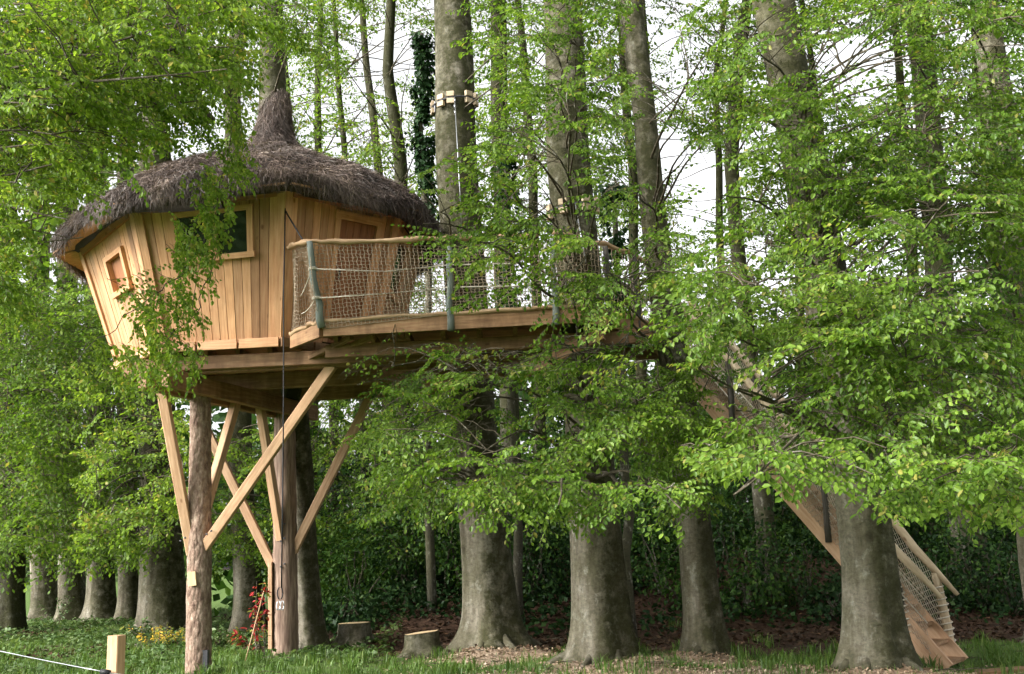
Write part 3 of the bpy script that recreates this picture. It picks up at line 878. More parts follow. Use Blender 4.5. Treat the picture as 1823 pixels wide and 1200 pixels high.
b0 = P0 - dirv * Ln[:, None] * .3 + rad * rng.uniform(-.03, .05, N)[:, None]
mid = b0 + dirv * Ln[:, None] * .55 + rng.normal(0, .018, (N, 3))
tp = b0 + dirv * Ln[:, None] + rng.normal(0, .04, (N, 3)) + np.array([0, 0, -.04])
sd = norm(np.cross(dirv, rad + rng.normal(0, .5, (N, 3)))) * rng.uniform(.003, .008, N)[:, None]
V = np.stack([b0 - sd, b0 + sd, mid + sd * .8, mid - sd * .8, tp], 1)
kk = np.arange(N)[:, None] * 5
cl = vnoise(P0 * 3.0)
rn = np.clip(rng.beta(2, 2.4, N) * .75 + (cl - .5) * .7 + .08 + .12 * top, 0, 1)
mb.add(V, kk + np.array([[0, 1, 2, 3]]), kk + np.array([[3, 2, 4]]), np.repeat(rn, 5))
ht = mb.build('thatch', 'heather', roof, kind='stuff'); ht['label'] = 'shaggy purple brown heather thatch'

# posts, beams, braces
pA, pB = np.array([-5.19, 17.74]), np.array([-4.36, 20.35])
tA, tB = np.array([-5.27, 17.74, 4.68]), np.array([-4.42, 20.35, 4.62])
def log_post(p, t, r, mat, label, flare=1.12):
    z0 = float(terrain(p[0], p[1])) - .1
    pts = curve((p[0], p[1], z0), t, 60, 0, .003)
    o = tube('support_post', pts, np.linspace(r * flare, r * .92, 60) * (1 + .012 * np.sin(np.arange(60) * .9)), mat, th_, 26, .022)
    o['label'] = label
    return o
post_a = log_post(pA, tA, .185, 'log_bark', 'front post, a log with flaking reddish bark')
post_b = log_post(pB, tB, .215, 'bare_log', 'rear post, a stripped reddish brown log')
b_ = MB(); V, Q, G = beam_arr(P(341, 1018, 17.52), P(343, 1043, 17.52), .13, .04, (0, 1, 0)); b_.add(V, Q, rnd=.8, gr=G); b_.build('plaque', 'pale_wood', post_a)
V, Q, G = beam_arr((-5.06, 17.62, .35), (-5.06, 17.62, -.1), .12, .10, (0, 1, 0)); b_ = MB(); b_.add(V, Q, gr=G); b_.build('post_shoe', 'dark_iron', post_a)
beam('packing_board', (-4.60, 20.2, .15), (-4.62, 20.2, 1.7), .07, .12, 'brace_wood', th_, (0, 1, 0), .7)
dv = norm(np.append(pB - pA, 0)); sv = np.array([dv[1], -dv[0], 0])
for sgn in (-1, 1):
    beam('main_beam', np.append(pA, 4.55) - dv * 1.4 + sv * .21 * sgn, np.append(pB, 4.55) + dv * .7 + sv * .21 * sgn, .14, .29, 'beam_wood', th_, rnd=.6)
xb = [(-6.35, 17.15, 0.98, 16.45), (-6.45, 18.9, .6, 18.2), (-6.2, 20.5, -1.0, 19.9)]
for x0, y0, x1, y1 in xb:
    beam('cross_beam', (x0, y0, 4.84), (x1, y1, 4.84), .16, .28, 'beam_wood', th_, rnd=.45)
beam('cross_beam', (-5.6, 16.95, 4.86), (1.75, 16.25, 4.80), .14, .22, 'beam_wood', th_, rnd=.35)
def crossb(i_, px, py):
    """point on a cross beam's underside below photo pixel"""
    x0, y0, x1, y1 = xb[i_]
    best = min((abs(0), 0) for _ in (0,))
    e0, e1 = np.array([x0, y0, 4.74]), np.array([x1, y1, 4.74])
    lo = None
    for t in np.linspace(0, 1, 200):
        q = e0 * (1 - t) + e1 * t
        d = q - np.array([0, 0, EYE]); 
        pxq = project(q)[0]
        if lo is None or abs(pxq - px) < lo[0]: lo = (abs(pxq - px), q)
    return lo[1]
def on_post(p, t, py):
    best = None
    for f in np.linspace(0, 1, 300):
        q = np.array([p[0], p[1], 0]) * (1 - f) + t * f
        e = abs(project(q)[1] - py)
        if best is None or e < best[0]: best = (e, q)
    return best[1]
BR = .155
beam('brace', on_post(pA, tA, 985) + (-.12, 0, 0), crossb(0, 283, 700), BR, BR, 'brace_wood', th_, (0, 1, 0), .85)
beam('brace', on_post(pA, tA, 975) + (.10, -.06, 0), crossb(0, 592, 660), BR, BR, 'brace_wood', th_, (0, 1, 0), .75)
beam('brace', on_post(pB, tB, 1030) + (-.12, 0, 0), crossb(2, 308, 716), BR, BR, 'brace_wood', th_, (0, 1, 0), .5)
beam('brace', on_post(pB, tB, 985) + (.14, 0, 0), crossb(2, 660, 722), BR, BR, 'brace_wood', th_, (0, 1, 0), .45)
beam('brace', on_post(pA, tA, 915) + dv * .12, np.append(pA, 4.5) + dv * .95, BR, .13, 'brace_wood', th_, sv, .8)
beam('brace', on_post(pB, tB, 960) - dv * .16, np.append(pB, 4.5) - dv * 1.0, BR, .13, 'brace_wood', th_, sv, .7)

for py, p_, t_ in ((985, pA, tA), (975, pA, tA), (1030, pB, tB), (985, pB, tB), (960, pB, tB)):
    for dx, dz in ((-.03, 0), (.04, .05)):
        q = on_post(p_, t_, py - 22) + np.array([dx + (.22 if py in (975,) else -.2 if py in (985, 1030) and p_ is pA else 0), -.235, dz])
        tube('bolt', [q, q + np.array([0, -.03, 0])], .018, 'dark_iron', th_, 6)
# floor joists under the house, radiating rim boards and floor
for k in range(8):
    e = .06
    p0, p1 = corner(k, 0, e), corner(k + 1, 0, e)
    for f in range(3):
        q0, q1 = p0 * (1 - f / 3) + p1 * f / 3, p0 * (1 - (f + .94) / 3) + p1 * (f + .94) / 3
        beam('rim_board', q0 + (0, 0, -.115), q1 + (0, 0, -.115), .05, .15, 'larch_wall' if k in (4, 5) else 'beam_wood', th_, rnd=.3 + .2 * f)
for x in np.arange(-6.5, -2.4, .52):
    dx = abs(x - CX); hw = min(2.25, 2.25 * 1.414 * 1.0 - dx) if dx > .93 else 2.2
    hw = max(.5, min(hw, 2.2))
    beam('joist', (x, CY - hw, 5.04), (x, CY + hw, 5.04), .07, .13, 'beam_wood', th_)
V = [corner(k, 0, -.02) + (0, 0, z - ZF) for z in (5.12, 5.17) for k in range(8)]
mb = MB(); 
Tt = [(0, k + 1, k) for k in range(1, 7)] + [(8, 8 + k, 8 + k + 1) for k in range(1, 7)]
mb.add(V, [(k, (k + 1) % 8, 8 + (k + 1) % 8, 8 + k) for k in range(8)], Tt, .3); mb.build('floor_panel', 'larch_red', th_)

# deck
DZ = 5.20
dk = [np.array(q) for q in ((-3.5, 16.55), (-2.86, 15.72), (1.06, 15.36), (1.98, 16.35), (2.55, 17.35), (1.7, 18.2), (-1.7, 18.5), (-1.9, 18.0), (-2.2, 17.4))]
def inside_x(y):
    xs = []
    for a_, b_ in zip(dk, dk[1:] + dk[:1]):
        if (a_[1] - y) * (b_[1] - y) < 0:
            xs.append(a_[0] + (b_[0] - a_[0]) * (y - a_[1]) / (b_[1] - a_[1]))
    return (min(xs), max(xs)) if len(xs) >= 2 else None
y = 15.45
while y < 18.45:
    r_ = inside_x(y)
    if r_ and r_[1] - r_[0] > .2:
        beam('deck_plank', (r_[0], y, DZ), (r_[1], y, DZ), .135, .032, 'larch_wall', th_)
    y += .145
for a_, b_ in ((0, 1), (1, 2), (2, 3), (3, 4)):
    p0, p1 = np.append(dk[a_], DZ - .125), np.append(dk[b_], DZ - .125)
    d_ = norm(p1 - p0)
    beam('deck_fascia', p0 + d_ * .03 - (0, .02, 0), p1 - d_ * .03 - (0, .02, 0), .06, .215, 'beam_wood', th_, rnd=.8)
    # wavy-edged cover board
    tube('edge_log', curve(p0 + (0, -.045, .135), p1 + (0, -.045, .135), 14, 0, .012), .035, 'rail_wood', th_, 7, .1)
for x in np.arange(-2.7, 1.9, .55):
    beam('joist', (x, 15.85 + .05 * abs(x), 5.02), (x, 18.3, 5.02), .07, .14, 'beam_wood', th_)
for f in (0.25, .6):
    beam('knee_brace', (-2.7 + f, 15.95, 5.0), (-3.6 + f * .4, 16.95, 4.80), .08, .08, 'beam_wood', th_)
beam('deck_bearer', (-2.9, 16.3, 4.85), (2.1, 15.95, 4.85), .12, .2, 'beam_wood', th_, rnd=.4)
beam('deck_bearer', (-2.0, 17.6, 4.85), (2.4, 17.3, 4.85), .12, .2, 'beam_wood', th_, rnd=.4)
beam('corbel', (.2, 16.0, 4.40), (1.35, 15.6, 4.85), .12, .2, 'beam_wood', th_, rnd=.5)

# rail posts, handrail, nets, ropes
RH = 1.05
def railpost(p, top, r, mat='grey_pole', low=-.25):
    return tube('rail_post', curve((p[0], p[1], DZ + low), top, 8, 0, .012), np.linspace(r * 1.1, r * .85, 8), mat, th_, 9, .05)
q1 = P(572, 588, 15.66); t1 = P(551, 430, 15.5)
railpost(q1, t1, .055, low=-.1)
def front(f, z, off=0.0):
    p_ = dk[1] * (1 - f) + dk[2] * f
    return np.array([p_[0], p_[1] - .07 - off, z])
for f in (.50, .895):
    railpost(front(f, 0), front(f + .0, DZ + RH), .05, 'grey_pole')
p3 = np.append(dk[3], 0); railpost(p3, np.append(dk[3], DZ + RH), .05, 'dark_pole')
p4 = np.append(dk[4], 0)
railpost(dk[2] + (.42, .42), np.append(dk[2] + (.42, .42), DZ + RH), .05, 'dark_pole')
hr = np.array([P(513, 441, 16.2), P(530, 434, 15.8), P(551, 430, 15.5), P(620, 431, 15.5), P(720, 427, 15.45), P(800, 424, 15.42), P(880, 421, 15.4), P(960, 419, 15.36)])
hr2 = np.stack([np.interp(np.linspace(0, 7, 40), np.arange(8), hr[:, c_]) for c_ in range(3)], 1) + rng.normal(0, .010, (40, 3))
tube('handrail', hr2, .042 * (1 + .25 * np.sin(np.arange(40) * .9)) * np.concatenate([[.5, .8], np.ones(36), [.9, .6]]), 'rail_wood', th_, 8, .06)
tube('handrail', curve(P(985, 412, 15.4), np.append(dk[3], DZ + RH + .05), 12, 0, .02), .04, 'rail_wood', th_, 8, .08)
tube('handrail', curve(np.append(dk[3], DZ + RH), np.append(dk[4], DZ + RH), 8, 0, .02), .035, 'rail_wood', th_, 8, .08)

def net(name, bot, top, cell, parent, r=.0055, belly=.05, mat='net_cord', diamond=False):
    """netting between two polylines"""
    bot, top = np.asarray(bot, float), np.asarray(top, float)
    def samp(pl, f):
        L_ = np.concatenate([[0], np.cumsum(np.linalg.norm(np.diff(pl, axis=0), axis=1))]); L_ /= L_[-1]
        return np.stack([np.interp(f, L_, pl[:, c_]) for c_ in range(3)], -1)
    Lb = np.linalg.norm(np.diff(bot, axis=0), axis=1).sum(); H_ = np.linalg.norm(bot[0] - top[0])
    nu, nv = max(3, int(Lb / cell)), max(3, int(H_ / cell))
    mb = MB(); ph = rng.uniform(0, 6)
    def pt(u, v):
        b_, t_ = samp(bot, u), samp(top, u)
        p_ = b_ * (1 - v)[:, None] + t_ * v[:, None]
        w_ = np.sin(v * PI) * belly
        p_[:, 2] -= w_ * .35 * (np.sin(u * 17 + ph) * .5 + .5)
        p_[:, 1] += w_ * np.sin(u * 9 + ph)
        return p_
    if not diamond:
        for i_ in range(nu + 1):
            v = np.linspace(0, 1, nv * 2 + 1); u = np.full_like(v, i_ / nu) + .12 / nu * np.sin(np.arange(len(v)) * 1.5 + i_) + rng.normal(0, .05 / nu, len(v))
            V, Q, T, G = tube_arr(pt(np.clip(u, 0, 1), v), r, 3, False); mb.add(V, Q, None, .5, G)
        for j_ in range(nv + 1):
            u = np.linspace(0, 1, nu * 2 + 1); v = np.full_like(u, j_ / nv) + .12 / nv * np.sin(np.arange(len(u)) * 1.5 + j_) + rng.normal(0, .05 / nv, len(u))
            V, Q, T, G = tube_arr(pt(u, np.clip(v, 0, 1)), r, 3, False); mb.add(V, Q, None, .5, G)
    else:
        for s0 in range(-nv, nu + 1):
            for sg in (1, -1):
                vv = np.linspace(0, 1, nv + 1)
                uu = (s0 + vv * nv) / nu if sg == 1 else (s0 + nv - vv * nv) / nu
                k_ = (uu >= 0) & (uu <= 1)
                if k_.sum() > 1:
                    V, Q, T, G = tube_arr(pt(uu[k_], vv[k_]), r, 3, False); mb.add(V, Q, None, .5, G)
    return mb.build(name, mat, parent, True)
fz = DZ + .0
net('safety_net', [q1 + (.02, 0, .02), front(.5, fz), front(.9, fz), front(1, fz)], [t1, front(.5, DZ + RH - .01), front(.9, DZ + RH), front(1, DZ + RH)], .060, th_, .0055)
net('safety_net', [np.append(dk[0], fz - .02), q1 + (-.02, .03, .05)], [P(520, 440, 16.1), t1 + (0, .03, 0)], .06, th_, .005, belly=.16)
net('safety_net', [np.append(dk[2], fz), np.append(dk[3], fz), np.append(dk[4], fz)], [np.append(dk[2], fz + RH), np.append(dk[3], fz + RH), np.append(dk[4], fz + RH)], .085, th_)
for v in (.35, .68):
    a_ = q1 * (1 - v) + t1 * v
    tube('net_rope', [a_ + (0, -.05, 0), front(.25, DZ + RH * v + .0), front(.5, DZ + RH * v + .04), front(.75, DZ + RH * v), front(.895, DZ + RH * v + .03)], .010, 'rope_pale', th_, 5)
    for dz in (0, .022):
        ang = np.linspace(0, 2 * PI, 11)
        tube('rope_lashing', np.stack([a_[0] + .066 * np.cos(ang), a_[1] + .066 * np.sin(ang), a_[2] + dz + 0 * ang], 1), .010, 'rope_pale', th_, 5)
    tube('net_rope', curve(a_ + (-.03, 0, 0), P(540 - 8 * v, 500 + (1 - v) * 90, 16.0), 6, .04), .008, 'rope_pale', th_, 5)
# tie rope under the eave, hanging black rope with shackles
tube('tie_rope', curve(P(507, 372, 16.05), P(541, 430, 15.6), 6, .02, .004), .013, 'black_rope', th_, 6)
rope = thing('hanging_rope', 'thin black rope with steel shackles hanging from the eave past the deck', 'rope', tuple(P(500, 1075, 17.2)))
tube('cord', [P(508, 362, 16.0), P(505, 520, 16.02), P(505, 700, 16.05), P(503, 900, 16.1), P(501, 1046, 16.1)], .011, 'black_rope', rope, 6)
ang = np.linspace(0, 2 * PI, 13)
c0 = P(501, 1056, 16.1)
tube('loop', np.stack([c0[0] - .02 + .04 * np.cos(ang), c0[1] + 0 * ang, c0[2] + .09 * np.sin(ang)], 1), .010, 'black_rope', rope, 6)
for dx in (-.035, .02):
    c1 = P(500, 1078, 16.1)
    tube('shackle', np.stack([c1[0] + dx + .026 * np.cos(ang), c1[1] + .012 * np.sin(ang), c1[2] + .07 * np.sin(ang)], 1), .009, 'steel', rope, 6)

# ------------------------------------------------------------------ staircase
S0, S1 = np.array([2.42, 17.18, 5.05]), np.array([5.66, 14.98, -.06])     # near side, top and foot
sd_ = norm(np.array([S1[0] - S0[0], S1[1] - S0[1], 0])); sp_ = np.array([-sd_[1], sd_[0], 0]) * .92
stair = thing('staircase', 'steep wooden staircase with log handrails and rope nets behind the mossy beech', 'staircase', tuple(S1))
for q in (0, 1):
    o_ = sp_ * q
    beam('stringer', S0 + o_ - (0, 0, .1), S1 + o_ - (0, 0, .0), .06, .27, 'brace_wood', stair, rnd=.5)
NT = 21
for i_ in range(NT):
    f = (i_ + .7) / NT
    p_ = S0 * (1 - f) + S1 * f
    beam('tread', p_ + sp_ * .035, p_ + sp_ * .965, .25, .045, 'beam_wood', stair, rnd=rng.uniform(.4, .9))
def log(name, p0, p1, r, mat, par, n=16, wob=.012, taper=True):
    rr = np.full(n, r) * (1 + .06 * np.sin(np.arange(n) * 1.1))
    if taper: rr[0] *= .55; rr[-1] *= .5; rr[-2] *= .85
    tube(name, curve(p0, p1, n, 0, wob), rr, mat, par, 10, .03)
sl = norm(S1 - S0)
hz_ = np.array([0, 0, 1.02])
log('handrail', S0 + hz_ - sl * .2 - sp_ * .02, S1 + hz_ + sl * .1 - sp_ * .02, .06, 'log_rail', stair)
log('handrail', S0 + hz_ + sp_ * 1.02, S1 + hz_ + sp_ * 1.02 + sl * .1, .06, 'log_rail', stair)
for q in (-.04, 1.04):
    for f in (.3, .64):
        p_ = S0 * (1 - f) + S1 * f + sp_ * q
        tube('baluster', curve(p_ + (0, 0, -.1), p_ + (0, 0, 1.0), 5, 0, .01), .048, 'dark_pole', stair, 8, .04)
    nf = .86 if q < 0 else .95
    p_ = S0 * (1 - nf) + S1 * nf + sp_ * q
    nwl = tube('newel_post', curve(p_ + (.12, 0, -.35), p_ + (-.02, 0, 1.0), 8, 0, .008), .062, 'dark_pole' if q < 0 else 'log_rail', stair, 9, .05)
    tt = np.linspace(0, 1, 150)
    bx = p_[None] + np.array([.12, 0, -.28]) * (1 - tt[:, None]) + np.array([-.02, 0, .82]) * tt[:, None]
    tube('rope_winding', bx + np.stack([np.cos(tt * 2 * PI * 13), np.sin(tt * 2 * PI * 13), 0 * tt], 1) * (.082 + .012 * np.sin(tt * 60))[:, None], .012, 'rope_pale', stair, 4)
    e0, e1 = S0 + sp_ * q, S1 * .96 + S0 * .04 + sp_ * q
    net('stair_net', [e0, e1], [e0 + hz_ * .95, e1 + hz_ * .95], .085, stair, .0062, .03, 'net_cord' if q < 0 else 'rope_pale', True)
    for v in (.4, .7):
        tube('net_rope', curve(e0 + hz_ * v, e1 + hz_ * v, 8, .02), .009, 'rope_pale', stair, 5)
beam('foot_board', S1 + np.array([.25, -.25, -.02]), S1 + np.array([.25, -.25, -.02]) + np.array([1.3, .25, .02]), .3, .045, 'beam_wood', stair, rnd=.3)

#TREES
# ------------------------------------------------------------------ beeches
def tree(name, label, px, py, prof, Y, group=None, **k):
    b = P(prof[0][0], prof[0][1], Y); b[2] = float(terrain(b[0], b[1]))
    t = Tree(name, label, b, group)
    t.trunk(prof, Y, **k)
    return t
b1 = tree('beech_tree', 'big grey beech with cable collar of wooden blocks rising behind the deck', 0, 0,
          [(880, 1160, 92), (868, 1050, 92), (860, 950, 88), (848, 780, 82), (826, 500, 76), (810, 200, 74), (804, 0, 70)], 19.2, flare=.62)
b2 = tree('beech_tree', 'grey beech growing up through the deck, wooden blocks tied above the rail', 0, 0,
          [(1072, 1180, 100), (1067, 1050, 100), (1062, 950, 94), (1048, 750, 84), (1030, 480, 80), (1010, 250, 78), (1000, 0, 72)], 16.6, flare=.42)
b3 = tree('beech_tree', 'slender beech with pale trunk base between the deck and the stair', 0, 0,
          [(1256, 1170, 66), (1251, 1080, 64), (1243, 980, 62), (1222, 800, 60), (1186, 550, 54), (1160, 350, 46), (1143, 180, 42), (1122, 0, 48)], 16.9, flare=.42)
b4 = tree('beech_tree', 'mossy beech in front of the staircase foot, nearest on the right', 0, 0,
          [(1562, 1195, 98), (1556, 1100, 96), (1548, 1000, 94), (1520, 800, 90), (1470, 500, 86), (1443, 350, 84), (1405, 150, 76), (1378, 0, 78)], 14.2, flare=.55)
b5 = tree('beech_tree', 'beech cut off by the right edge of the picture', 0, 0,
          [(1868, 1130, 66), (1848, 1000, 62), (1820, 600, 58), (1795, 350, 56), (1772, 150, 52), (1752, 0, 50)], 18.2, flare=.5)
b6 = tree('beech_tree', 'dark beech half hidden in leaves between the mossy beech and the right edge', 0, 0,
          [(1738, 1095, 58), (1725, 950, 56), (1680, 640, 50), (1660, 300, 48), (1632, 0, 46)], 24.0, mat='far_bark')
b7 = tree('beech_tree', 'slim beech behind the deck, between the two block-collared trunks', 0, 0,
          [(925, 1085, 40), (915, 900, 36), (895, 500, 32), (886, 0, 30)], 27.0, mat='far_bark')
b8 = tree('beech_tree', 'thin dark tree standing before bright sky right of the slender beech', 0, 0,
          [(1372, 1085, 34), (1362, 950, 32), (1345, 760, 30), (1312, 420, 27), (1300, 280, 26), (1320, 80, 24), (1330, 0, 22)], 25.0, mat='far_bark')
hb = Tree('beech_tree', 'beech that rises through the thatched roof, trunk wrapped at the peak', (-4.15, 21.6, float(terrain(-4.15, 21.6))))
hb.trunk3([(-4.12, 21.6, 0), (-4.2, 21.0, 3.0), (-4.35, 19.2, 8.0), P(485, 180, 19.0), P(487, 0, 19.0)], [.26, .25, .25, .26, .19], flare=.7)
tl = tree('beech_tree', 'beech trunk with red-leaved plant at its foot, behind the rear post', 0, 0,
          [(446, 1118, 52), (438, 1020, 46), (432, 900, 42), (425, 700, 40), (418, 300, 36)], 28.5, flare=.5)
row = []
for k, (px, py, w, Y, lab) in enumerate(((80, 1103, 46, 41, 'leftmost trunk of the beech row beside the far lawn'), (130, 1103, 48, 39.5, 'second trunk from the left in the far beech row'), (182, 1104, 50, 38, 'third trunk from the left in the far beech row'),
                                   (233, 1105, 42, 36.5, 'narrow fourth trunk of the far beech row'))):
    t = tree('beech_tree', lab, 0, 0, [(px, py, w), (px - 2, py - 60, w * .94), (px - 4, 960, w * .9), (px - 10, 600, w * .8), (px - 10, 200, w * .7)], Y, 'beech row along the lawn', flare=.5, top=20, sides=18)
    row.append(t)
f5 = tree('beech_tree', 'stout beech trunk left of the front post, thickest of the row', 0, 0,
          [(294, 1108, 78), (290, 1040, 76), (286, 950, 72), (280, 700, 66), (275, 300, 60)], 29.0, flare=.35)
fl = tree('beech_tree', 'dark trunk at the left edge under the big leafy boughs', 0, 0,
          [(22, 1090, 44), (20, 900, 42), (14, 560, 40), (8, 300, 36)], 33.0, mat='far_bark', flare=.2)
# overhanging beech, its trunk beyond the left edge
ob = Tree('beech_tree', 'overhanging beech filling the upper left, its twigs hang before the cabin', (-8.9, 12.5, 0))
ob.trunk3([(-8.9, 12.5, 0), (-8.8, 12.5, 4), (-8.6, 12.5, 9)], [.4, .35, .3])

# --- boughs in front of the deck and stair
K = (.45, .8)
b4.foliage((1290, 770, 1823, 905, 7.8, 10.5), 54, mat='beech_leaf_bright', tone=.03, clump=.38, sc=(.4, .65))
b4.foliage((1230, 420, 1560, 600, 9.5, 12.5), 66, tone=.10, sc=K, clump=.40)
b4.foliage((1230, 600, 1560, 820, 9.2, 13.2), 62, tone=.03, sc=K, clump=.42)
b4.foliage((1540, 330, 1850, 830, 9.2, 13.2), 112, tone=.0, sc=K, clump=.40)
b4.foliage((1260, -30, 1850, 380, 10.5, 14.0), 310, tone=.0, clump=.3, sc=K)
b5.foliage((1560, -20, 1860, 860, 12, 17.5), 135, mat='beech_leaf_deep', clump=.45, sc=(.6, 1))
b2.foliage((745, 385, 1080, 560, 11.4, 14.4), 42, tone=.08, clump=.40, toward=PI * 1.1, sc=K)
b2.foliage((660, 690, 1240, 890, 11, 14.6), 100, tone=.05, clump=.40, sc=K)
b2.foliage((860, 850, 1250, 920, 9.6, 12), 34, mat='beech_leaf_bright', tone=.03, clump=.3, sc=(.4, .65))
b2.foliage((640, 585, 1120, 660, 11.8, 14.6), 26, tpls=TS, tone=.1, clump=.2, limb=.3, toward=PI, prune=False, sc=(.5, .9))
b2.foliage((680, 620, 1120, 710, 11.8, 14.6), 24, tone=.1, clump=.3, sc=(.3, .55), toward=PI, prune=False)
b2.foliage((850, -30, 1120, 400, 11.5, 15), 115, clump=.4, sc=K)
b1.foliage((745, 300, 960, 430, 13, 15.2), 15, tone=.12, clump=.3, toward=PI * 1.15, sc=K)
b1.foliage((840, 0, 960, 330, 15, 18), 22, clump=.45, sc=K)
b1.foliage((620, 690, 800, 880, 14.5, 17.5), 40, mat='beech_leaf', clump=.4, sc=K)
b3.foliage((1040, 380, 1230, 660, 11.5, 15.5), 26, clump=.45, sc=K)
b3.foliage((1080, 640, 1330, 890, 11.0, 15), 42, tone=.04, clump=.42, sc=K)
b3.foliage((1050, -20, 1320, 360, 12, 16), 60, clump=.5, sc=K)
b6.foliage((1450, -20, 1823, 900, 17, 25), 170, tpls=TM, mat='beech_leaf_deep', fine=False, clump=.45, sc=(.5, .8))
b8.foliage((1290, -20, 1600, 620, 19, 27), 130, tpls=TM, fine=False, clump=.45, sc=(.5, .8))
b7.foliage((830, 0, 1150, 420, 20, 28), 85, tpls=TM, fine=False, clump=.45, sc=(.5, .8))
# --- overhanging beech, upper left; skylight put into its paler leaf tones
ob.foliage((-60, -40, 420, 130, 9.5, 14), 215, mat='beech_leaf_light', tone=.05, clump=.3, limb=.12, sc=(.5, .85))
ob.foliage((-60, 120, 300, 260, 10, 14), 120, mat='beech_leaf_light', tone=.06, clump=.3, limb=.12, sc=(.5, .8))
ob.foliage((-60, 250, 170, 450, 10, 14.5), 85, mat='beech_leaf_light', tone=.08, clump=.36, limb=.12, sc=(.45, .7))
ob.foliage((-40, 430, 90, 560, 11, 15), 16, tone=.08, clump=.4, sc=(.4, .6))
ob.foliage((280, 130, 430, 230, 11, 14), 22, tone=.05, clump=.4, sc=(.4, .65))
ob.foliage((420, -40, 640, 60, 11, 16), 18, clump=.45, sc=(.4, .65))
for x0, y0, x1, y1, n in ((375, 180, 435, 300, 14), (335, 300, 425, 390, 15), (300, 390, 395, 480, 17), (260, 470, 390, 560, 15), (190, 560, 370, 640, 18), (140, 600, 320, 660, 11), (190, 470, 260, 540, 3)):
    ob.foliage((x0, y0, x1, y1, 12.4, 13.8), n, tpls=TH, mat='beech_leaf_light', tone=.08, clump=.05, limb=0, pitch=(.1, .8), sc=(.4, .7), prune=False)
for c in ([(425, -20), (432, 80), (418, 200), (395, 320), (360, 430), (345, 560)], [(470, -20), (462, 60), (445, 130), (418, 260)], [(345, 400), (400, 330)], [(330, 480), (230, 560), (130, 640)], [(390, 430), (350, 560), (250, 640)]):
    pts = np.array([P(x, y, 13.0) for x, y in c]); k = np.linspace(0, len(c) - 1, 14)
    pts = np.stack([np.interp(k, np.arange(len(c)), pts[:, q]) for q in range(3)], 1)
    V, Q, T, G = tube_arr(pts + rng.normal(0, .025, pts.shape), np.linspace(.009, .004, 14), 4, False); ob.twig.add(V, Q, None, .5, G)
for c, r in (([(375, 215), (350, 185), (290, 165), (220, 170), (100, 190)], .075), ([(440, -40), (430, 60), (415, 130), (405, 175)], .11), ([(-30, 300), (40, 260), (120, 190), (180, 120)], .05), ([(-40, 330), (80, 250), (210, 130), (330, 20)], .04), ([(-40, 80), (90, 40), (200, -20)], .05)):
    pts = np.array([P(x, y, 14.0) for x, y in c]); k = np.linspace(0, len(c) - 1, 14)
    pts = np.stack([np.interp(k, np.arange(len(c)), pts[:, q]) for q in range(3)], 1)
    V, Q, T, G = tube_arr(pts, np.linspace(r, r * .5, 14), 7, True); ob.twig.add(V, Q, T, .5, G)
# --- middle distance, left
f5.foliage((150, 690, 330, 985, 20, 24), 70, tpls=TM, mat='beech_leaf_light', fine=False, tone=.08, clump=.42, sc=(.4, .65), prune=False)
f5.foliage((330, 760, 560, 960, 22, 27), 34, tpls=TM, mat='beech_leaf_light', fine=False, clump=.42, sc=(.45, .7))
f5.foliage((0, 0, 450, 600, 24, 30), 80, tpls=TM, fine=False, clump=.4)
for k, t in enumerate(row + [fl]):
    x = (40, 100, 160, 230, 20)[k]
    t.foliage((x - 110, 500, x + 90, 970, 24, 38), 165, tpls=TM, mat='beech_leaf', fine=False, clump=.3, sc=(.7, 1.1))
    t.foliage((x - 110, 940, x + 60, 985, 27, 33), 12, tpls=TM, mat='beech_leaf', fine=False, clump=.2, sc=(.5, .8))
    t.foliage((x - 120, -40, x + 120, 500, 28, 42), 34, tpls=TC, mat='beech_leaf', fine=False, clump=.35, sc=(.6, 1))
tl.foliage((380, 760, 520, 1000, 24, 29), 40, tpls=TM, fine=False, clump=.4, sc=(.45, .7))
tl.foliage((350, 0, 560, 300, 24, 30), 30, tpls=TM, fine=False, clump=.45, sc=(.6, 1))
hb.foliage((430, -30, 600, 120, 15, 19), 16, clump=.4, sc=K)

# --- background trees
bgt = []
BGT = ((600, 34, 20, 'thin tree behind the cabin roof, right of its peak'), (655, 32, 16, 'thinnest tree in the wood right of the rear post'), (728, 29, 34, 'dark trunk in the wood midway between rear post and big beech'),
       (700, 40, 22, 'distant trunk just left of the dark trunk behind the stumps'), (965, 36, 24, 'distant trunk between the big beech and the deck beech'), (1155, 31, 24, 'dark trunk in the wood between the deck beech and the slender beech'),
       (1185, 40, 20, 'distant trunk just left of the slender beech'), (1300, 36, 18, 'thin distant trunk just right of the slender beech'), (1420, 38, 22, 'distant trunk behind the middle of the staircase'),
       (1480, 33, 20, 'trunk in the wood left of the mossy beech'), (1640, 31, 26, 'dark trunk in the wood behind the stair foot'), (1790, 34, 24, 'trunk in the wood near the right edge'),
       (560, 42, 22, 'far trunk seen just right of the rear post'), (1020, 42, 20, 'far trunk hidden behind the deck beech'), (830, 44, 22, 'far trunk hidden behind the big beech'))
